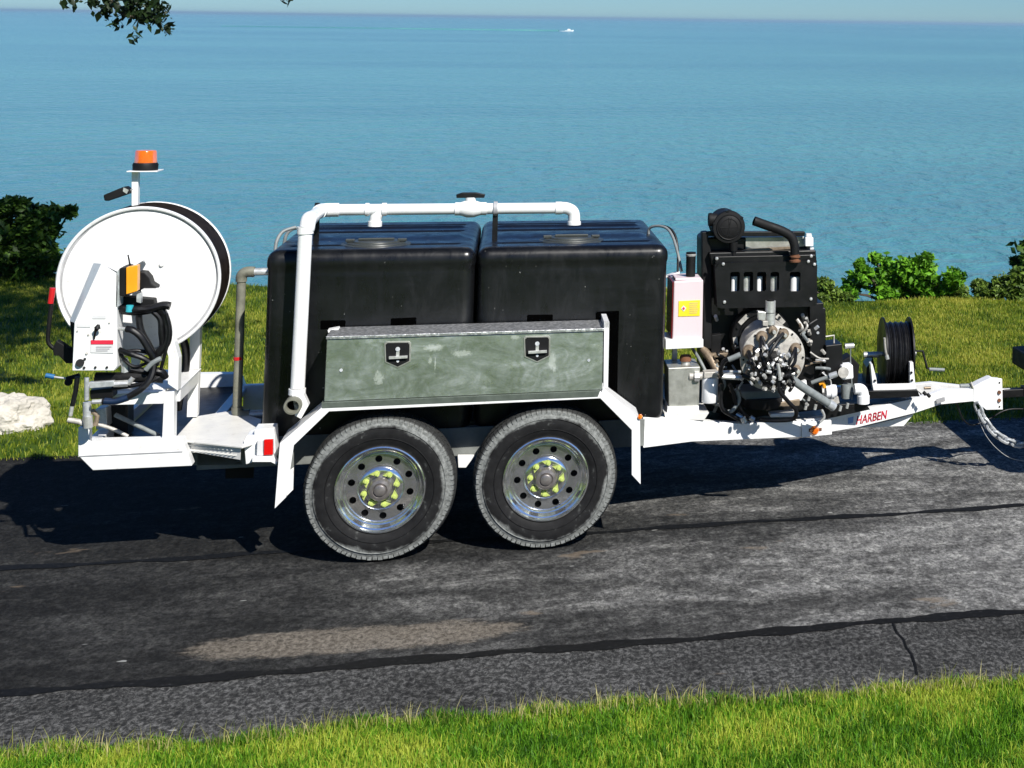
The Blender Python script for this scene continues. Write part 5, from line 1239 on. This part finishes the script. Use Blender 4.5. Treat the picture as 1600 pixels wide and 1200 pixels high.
# ---- hitch head
hd = MB().pp([(1521, 604), (1532, 598), (1548, 590.5), (1566, 592), (1567, 640), (1541, 640.5), (1533, 634), (1521, 628)], .965, .985).build('coupler_head', 'white', T, .003)
MB().pp([(1521, 604), (1532, 598), (1548, 590.5), (1566, 592), (1567, 640), (1541, 640.5), (1533, 634), (1521, 628)], 1.075, 1.095).build('coupler_cheek', 'white', hd, .003)
MB().pp([(1550, 593), (1565, 594), (1565, 638), (1550, 638)], .986, 1.074).build('coupler_web', 'white', hd)
MB().pp([(1521, 604), (1532, 598), (1548, 590.5), (1552, 591), (1552, 594), (1524, 606)], .986, 1.074).build('coupler_top', 'white', hd)
for v, r in ((598, 1.8), (613, 3.6), (625.5, 3.6), (635.5, 1.8)):
    MB().cyl(V(1561.5, v, .955 if r > 2 else .963), V(1561.5, v, .966), r*pxm(.97), seg=6 if r > 2 else 12).build('bolt', 'rust' if r > 2 else 'blackm', hd)
MB().pp([(1463, 624), (1476, 620.5), (1477, 627), (1464, 631)], .84, .848).build('data_plate', 'grey', T)
MB().cyl(V(1444, 606.5, 1.02), V(1454, 606, 1.02), .010).build('tie_down', 'tan', T)
tube('jack_mount', [(1500, 603, 1.0), (1518, 602, 1.0)], .014, 'greyh', T, spline=False)
tube('jack_mount', [(1517, 597, .98), (1521, 606, .97)], .006, 'castal', T, spline=False)
# marker lamps
ml = MB().lathe([(0, -.018), (.020, -.014), (.027, -.004), (.030, 0)], V(1273, 672.5, .502), 'y', 20).build('marker_light', 'amber', T)
MB().pp([(1264, 670), (1284, 668.5), (1284, 673), (1264, 675)], .501, .5045).build('lamp_base', 'rust', ml)
MB().lathe([(0, -.012), (.012, -.010), (.015, 0)], V(1000, 651, -.022), 'y', 14).build('marker_light', 'amber', T)
# maker's name on the tongue
def on_rail(u, v):
    t = (u-1252)/(1350-1252)
    y = .52+t*(.66-.52) if u < 1350 else .66+(u-1350)/100*(.83-.66)
    return V(u, v, y-.0065)
LET = lettering('maker_lettering', 'HARBEN', 'redpaint', on_rail(1337.5, 664.5), on_rail(1386, 654.5), .056, T, shear=.18, lift=.006)
pq = [on_rail(1325, 653.5), on_rail(1334, 651), on_rail(1333.5, 661), on_rail(1325.5, 663)]
MARK = MB().add([p-Vector((0, .002, 0)) for p in pq], [(3, 2, 1, 0)]).build('maker_mark', 'bluep', T)
from mathutils.bvhtree import BVHTree
bvh = BVHTree.FromPolygons([tuple(v.co) for v in RAIL.data.vertices], [tuple(p.vertices) for p in RAIL.data.polygons])
def drape(o, lift):
    ys = [v.co.y for v in o.data.vertices]; mid = (min(ys)+max(ys))/2
    for v in o.data.vertices:
        h = bvh.ray_cast(Vector((v.co.x, -3, v.co.z)), Vector((0, 1, 0)))
        if h[0]: v.co.y = h[0].y-lift
drape(LET, .0015); drape(MARK, .005)
# ---- safety chain and breakaway cable
ch = empty('safety_chain', T)
def link_mesh():
    pts = []; L, w = .042, .022
    for i in range(8): a = -math.pi/2+math.pi*i/7; pts.append((L*.55+w*math.cos(a), w*math.sin(a), 0))
    for i in range(8): a = math.pi/2+math.pi*i/7; pts.append((-L*.55+w*math.cos(a), w*math.sin(a), 0))
    return MB().tube(pts, .0105, 6, closed=True)
cpts = [V(1527, 632, .95), V(1533, 647, .94), V(1543, 664, .93), V(1556, 678, .93), V(1572, 688, .95), V(1590, 694, .98), V(1612, 695, 1.02), V(1640, 690, 1.05), V(1668, 680, 1.05)]
def resample(P, step):
    Q = [P[0]]; 
    for i in range(len(P)-1):
        p0 = P[max(i-1, 0)]; p1 = P[i]; p2 = P[i+1]; p3 = P[min(i+2, len(P)-1)]
        for k in range(1, 21): t = k/20; Q.append(.5*((2*p1)+(p2-p0)*t+(2*p0-5*p1+4*p2-p3)*t*t+(3*p1-p0-3*p2+p3)*t**3))
    out = [Q[0]]; acc = 0
    for a, b in zip(Q, Q[1:]):
        acc += (b-a).length
        if acc >= step: out.append(b); acc = 0
    return out
rs_ = resample(cpts, .058); lk = None
for i, (a, b) in enumerate(zip(rs_, rs_[1:])):
    if lk is None: lk = link_mesh().build('link', 'galv', ch)
    else: lk = lk.copy(); COL.objects.link(lk); lk.parent = ch
    x = (b-a).normalized(); yv_ = Vector((0, 1, 0)); yv_ = (yv_-x*yv_.dot(x)).normalized(); zv_ = x.cross(yv_)
    m = Matrix((x, yv_, zv_)).transposed().to_4x4() @ Matrix.Rotation(math.radians(45 if i % 2 else -45), 4, 'X'); m.translation = (a+b)/2; lk.matrix_local = m
tube('breakaway_cable', [(1526, 640, .96), (1531, 660, .95), (1543, 684, .93), (1560, 703, .93), (1580, 716, .95), (1610, 722, 1.0)], .0022, 'steel', T)
tube('light_cable', [(1495, 630, 1.0), (1505, 655, 1.0), (1520, 664, 1.02), (1545, 655, 1.04), (1575, 640, 1.05), (1620, 640, 1.08)], .006, 'rubber', T)

# ================================================================== tow vehicle, only its rear corner is in the picture
TR = empty('pickup_truck', None, (5.0, YC, 0)); tag(TR, 'black pickup truck at the right edge, only its rear bumper and hitch receiver showing', 'truck')
def tb_(name, mat, b=.01, *boxes):
    mb = MB()
    for bx_ in boxes: mb.box(bx_[0]-5.0, bx_[1]-5.0, bx_[2]-YC, bx_[3]-YC, bx_[4], bx_[5])
    return mb.build(name, mat, TR, b)
xb0 = V(1581, 555, 1.03).x; zb0, zb1 = V(1590, 575, 1.0).z, V(1590, 540, 1.0).z
pb = V(1581, 541, 1.72); zbb = V(1581, 567, 1.72).z
bmp = MB().prism([(pb.x-5.0, pb.z), (pb.x-5.0, zbb), (pb.x-4.93, zbb-.03), (pb.x-4.6, zbb-.03), (pb.x-4.6, pb.z+.012)], .34-YC, 1.72-YC)
bmp.build('bumper', 'blackm', TR, .01)
xt = pb.x-.05
tb_('hitch_receiver', 'black', .004, (xb0-.02+.1, xb0+1.2, YC-.035, YC+.035, .50, .57))
tb_('draw_bar', 'black', .004, (V(1567, 620, 1.0).x+.002, xb0+.2, YC-.03, YC+.03, .50, .555))
MB().cyl((V(1568, 611, 1).x-5.0, -.0, V(1570, 611, 1).z), (V(1580, 611, 1).x-5.0, -.0, V(1580, 611, 1).z), .014).build('hitch_pin', 'steel', TR)
tb_('body', 'truck', .05, (xt+.42, xt+2.4, .12, 1.94, .62, 1.42), (xt+2.4, xt+5.6, .12, 1.94, .50, 1.15))
tb_('cab', 'truck', .12, (xt+2.42, xt+4.2, .2, 1.86, 1.16, 1.85))
tb_('side_window', 'glassdark', .0, (xt+2.6, xt+3.9, .185, .199, 1.3, 1.72))
tb_('tailgate', 'truck', .015, (xt+.395, xt+.419, .22, 1.84, .70, 1.40))
tb_('tail_lamp', 'redlens', .005, (xt+.40, xt+.50, .112, .19, .95, 1.35))
tb_('tail_lamp', 'redlens', .005, (xt+.40, xt+.50, 1.87, 1.948, .95, 1.35))
for x in (xt+1.15, xt+4.6):
    for y, a in ((.13, 0), (1.93, math.pi)):
        w_ = empty('wheel', TR, (x-5.0, y-YC, .39)); w_.rotation_euler = (0, 0, a)
        for chn in w1.children:
            if chn.name.split('.')[0] in ('tyre', 'rim', 'tread', 'wheel_disc', 'hub_cap', 'brake_drum'):
                c_ = chn.copy(); COL.objects.link(c_); c_.parent = w_

def haze():
    m = bpy.data.materials.new('haze'); m.use_nodes = True; nt = m.node_tree; nt.nodes.remove(nt.nodes['Principled BSDF'])
    v = nt.nodes.new('ShaderNodeVolumePrincipled'); v.inputs['Color'].default_value = (.55, .82, 1, 1); v.inputs['Density'].default_value = 8e-5
    v.inputs['Anisotropy'].default_value = .2; nt.links.new(v.outputs[0], nt.nodes['Material Output'].inputs['Volume'])
    mb = MB(); mb.box(-45000, 45000, -200, 65000, LAKEZ-1, 16); return tag(mb.build('haze', m), 'thin blue haze over the lake', 'haze', kind='stuff')
HZ = haze()
# ================================================================== tip the place onto its 2 degree lean
LEVEL = {LK.name, HZ.name, BOAT.name, WAKE.name, TRAIL.name, camo.name, so.name}
bpy.context.view_layer.update()
for o in list(COL.objects):
    if o.parent is None and o.name not in LEVEL: o.matrix_world = TILT @ o.matrix_world
SC.cycles.max_bounces = 8
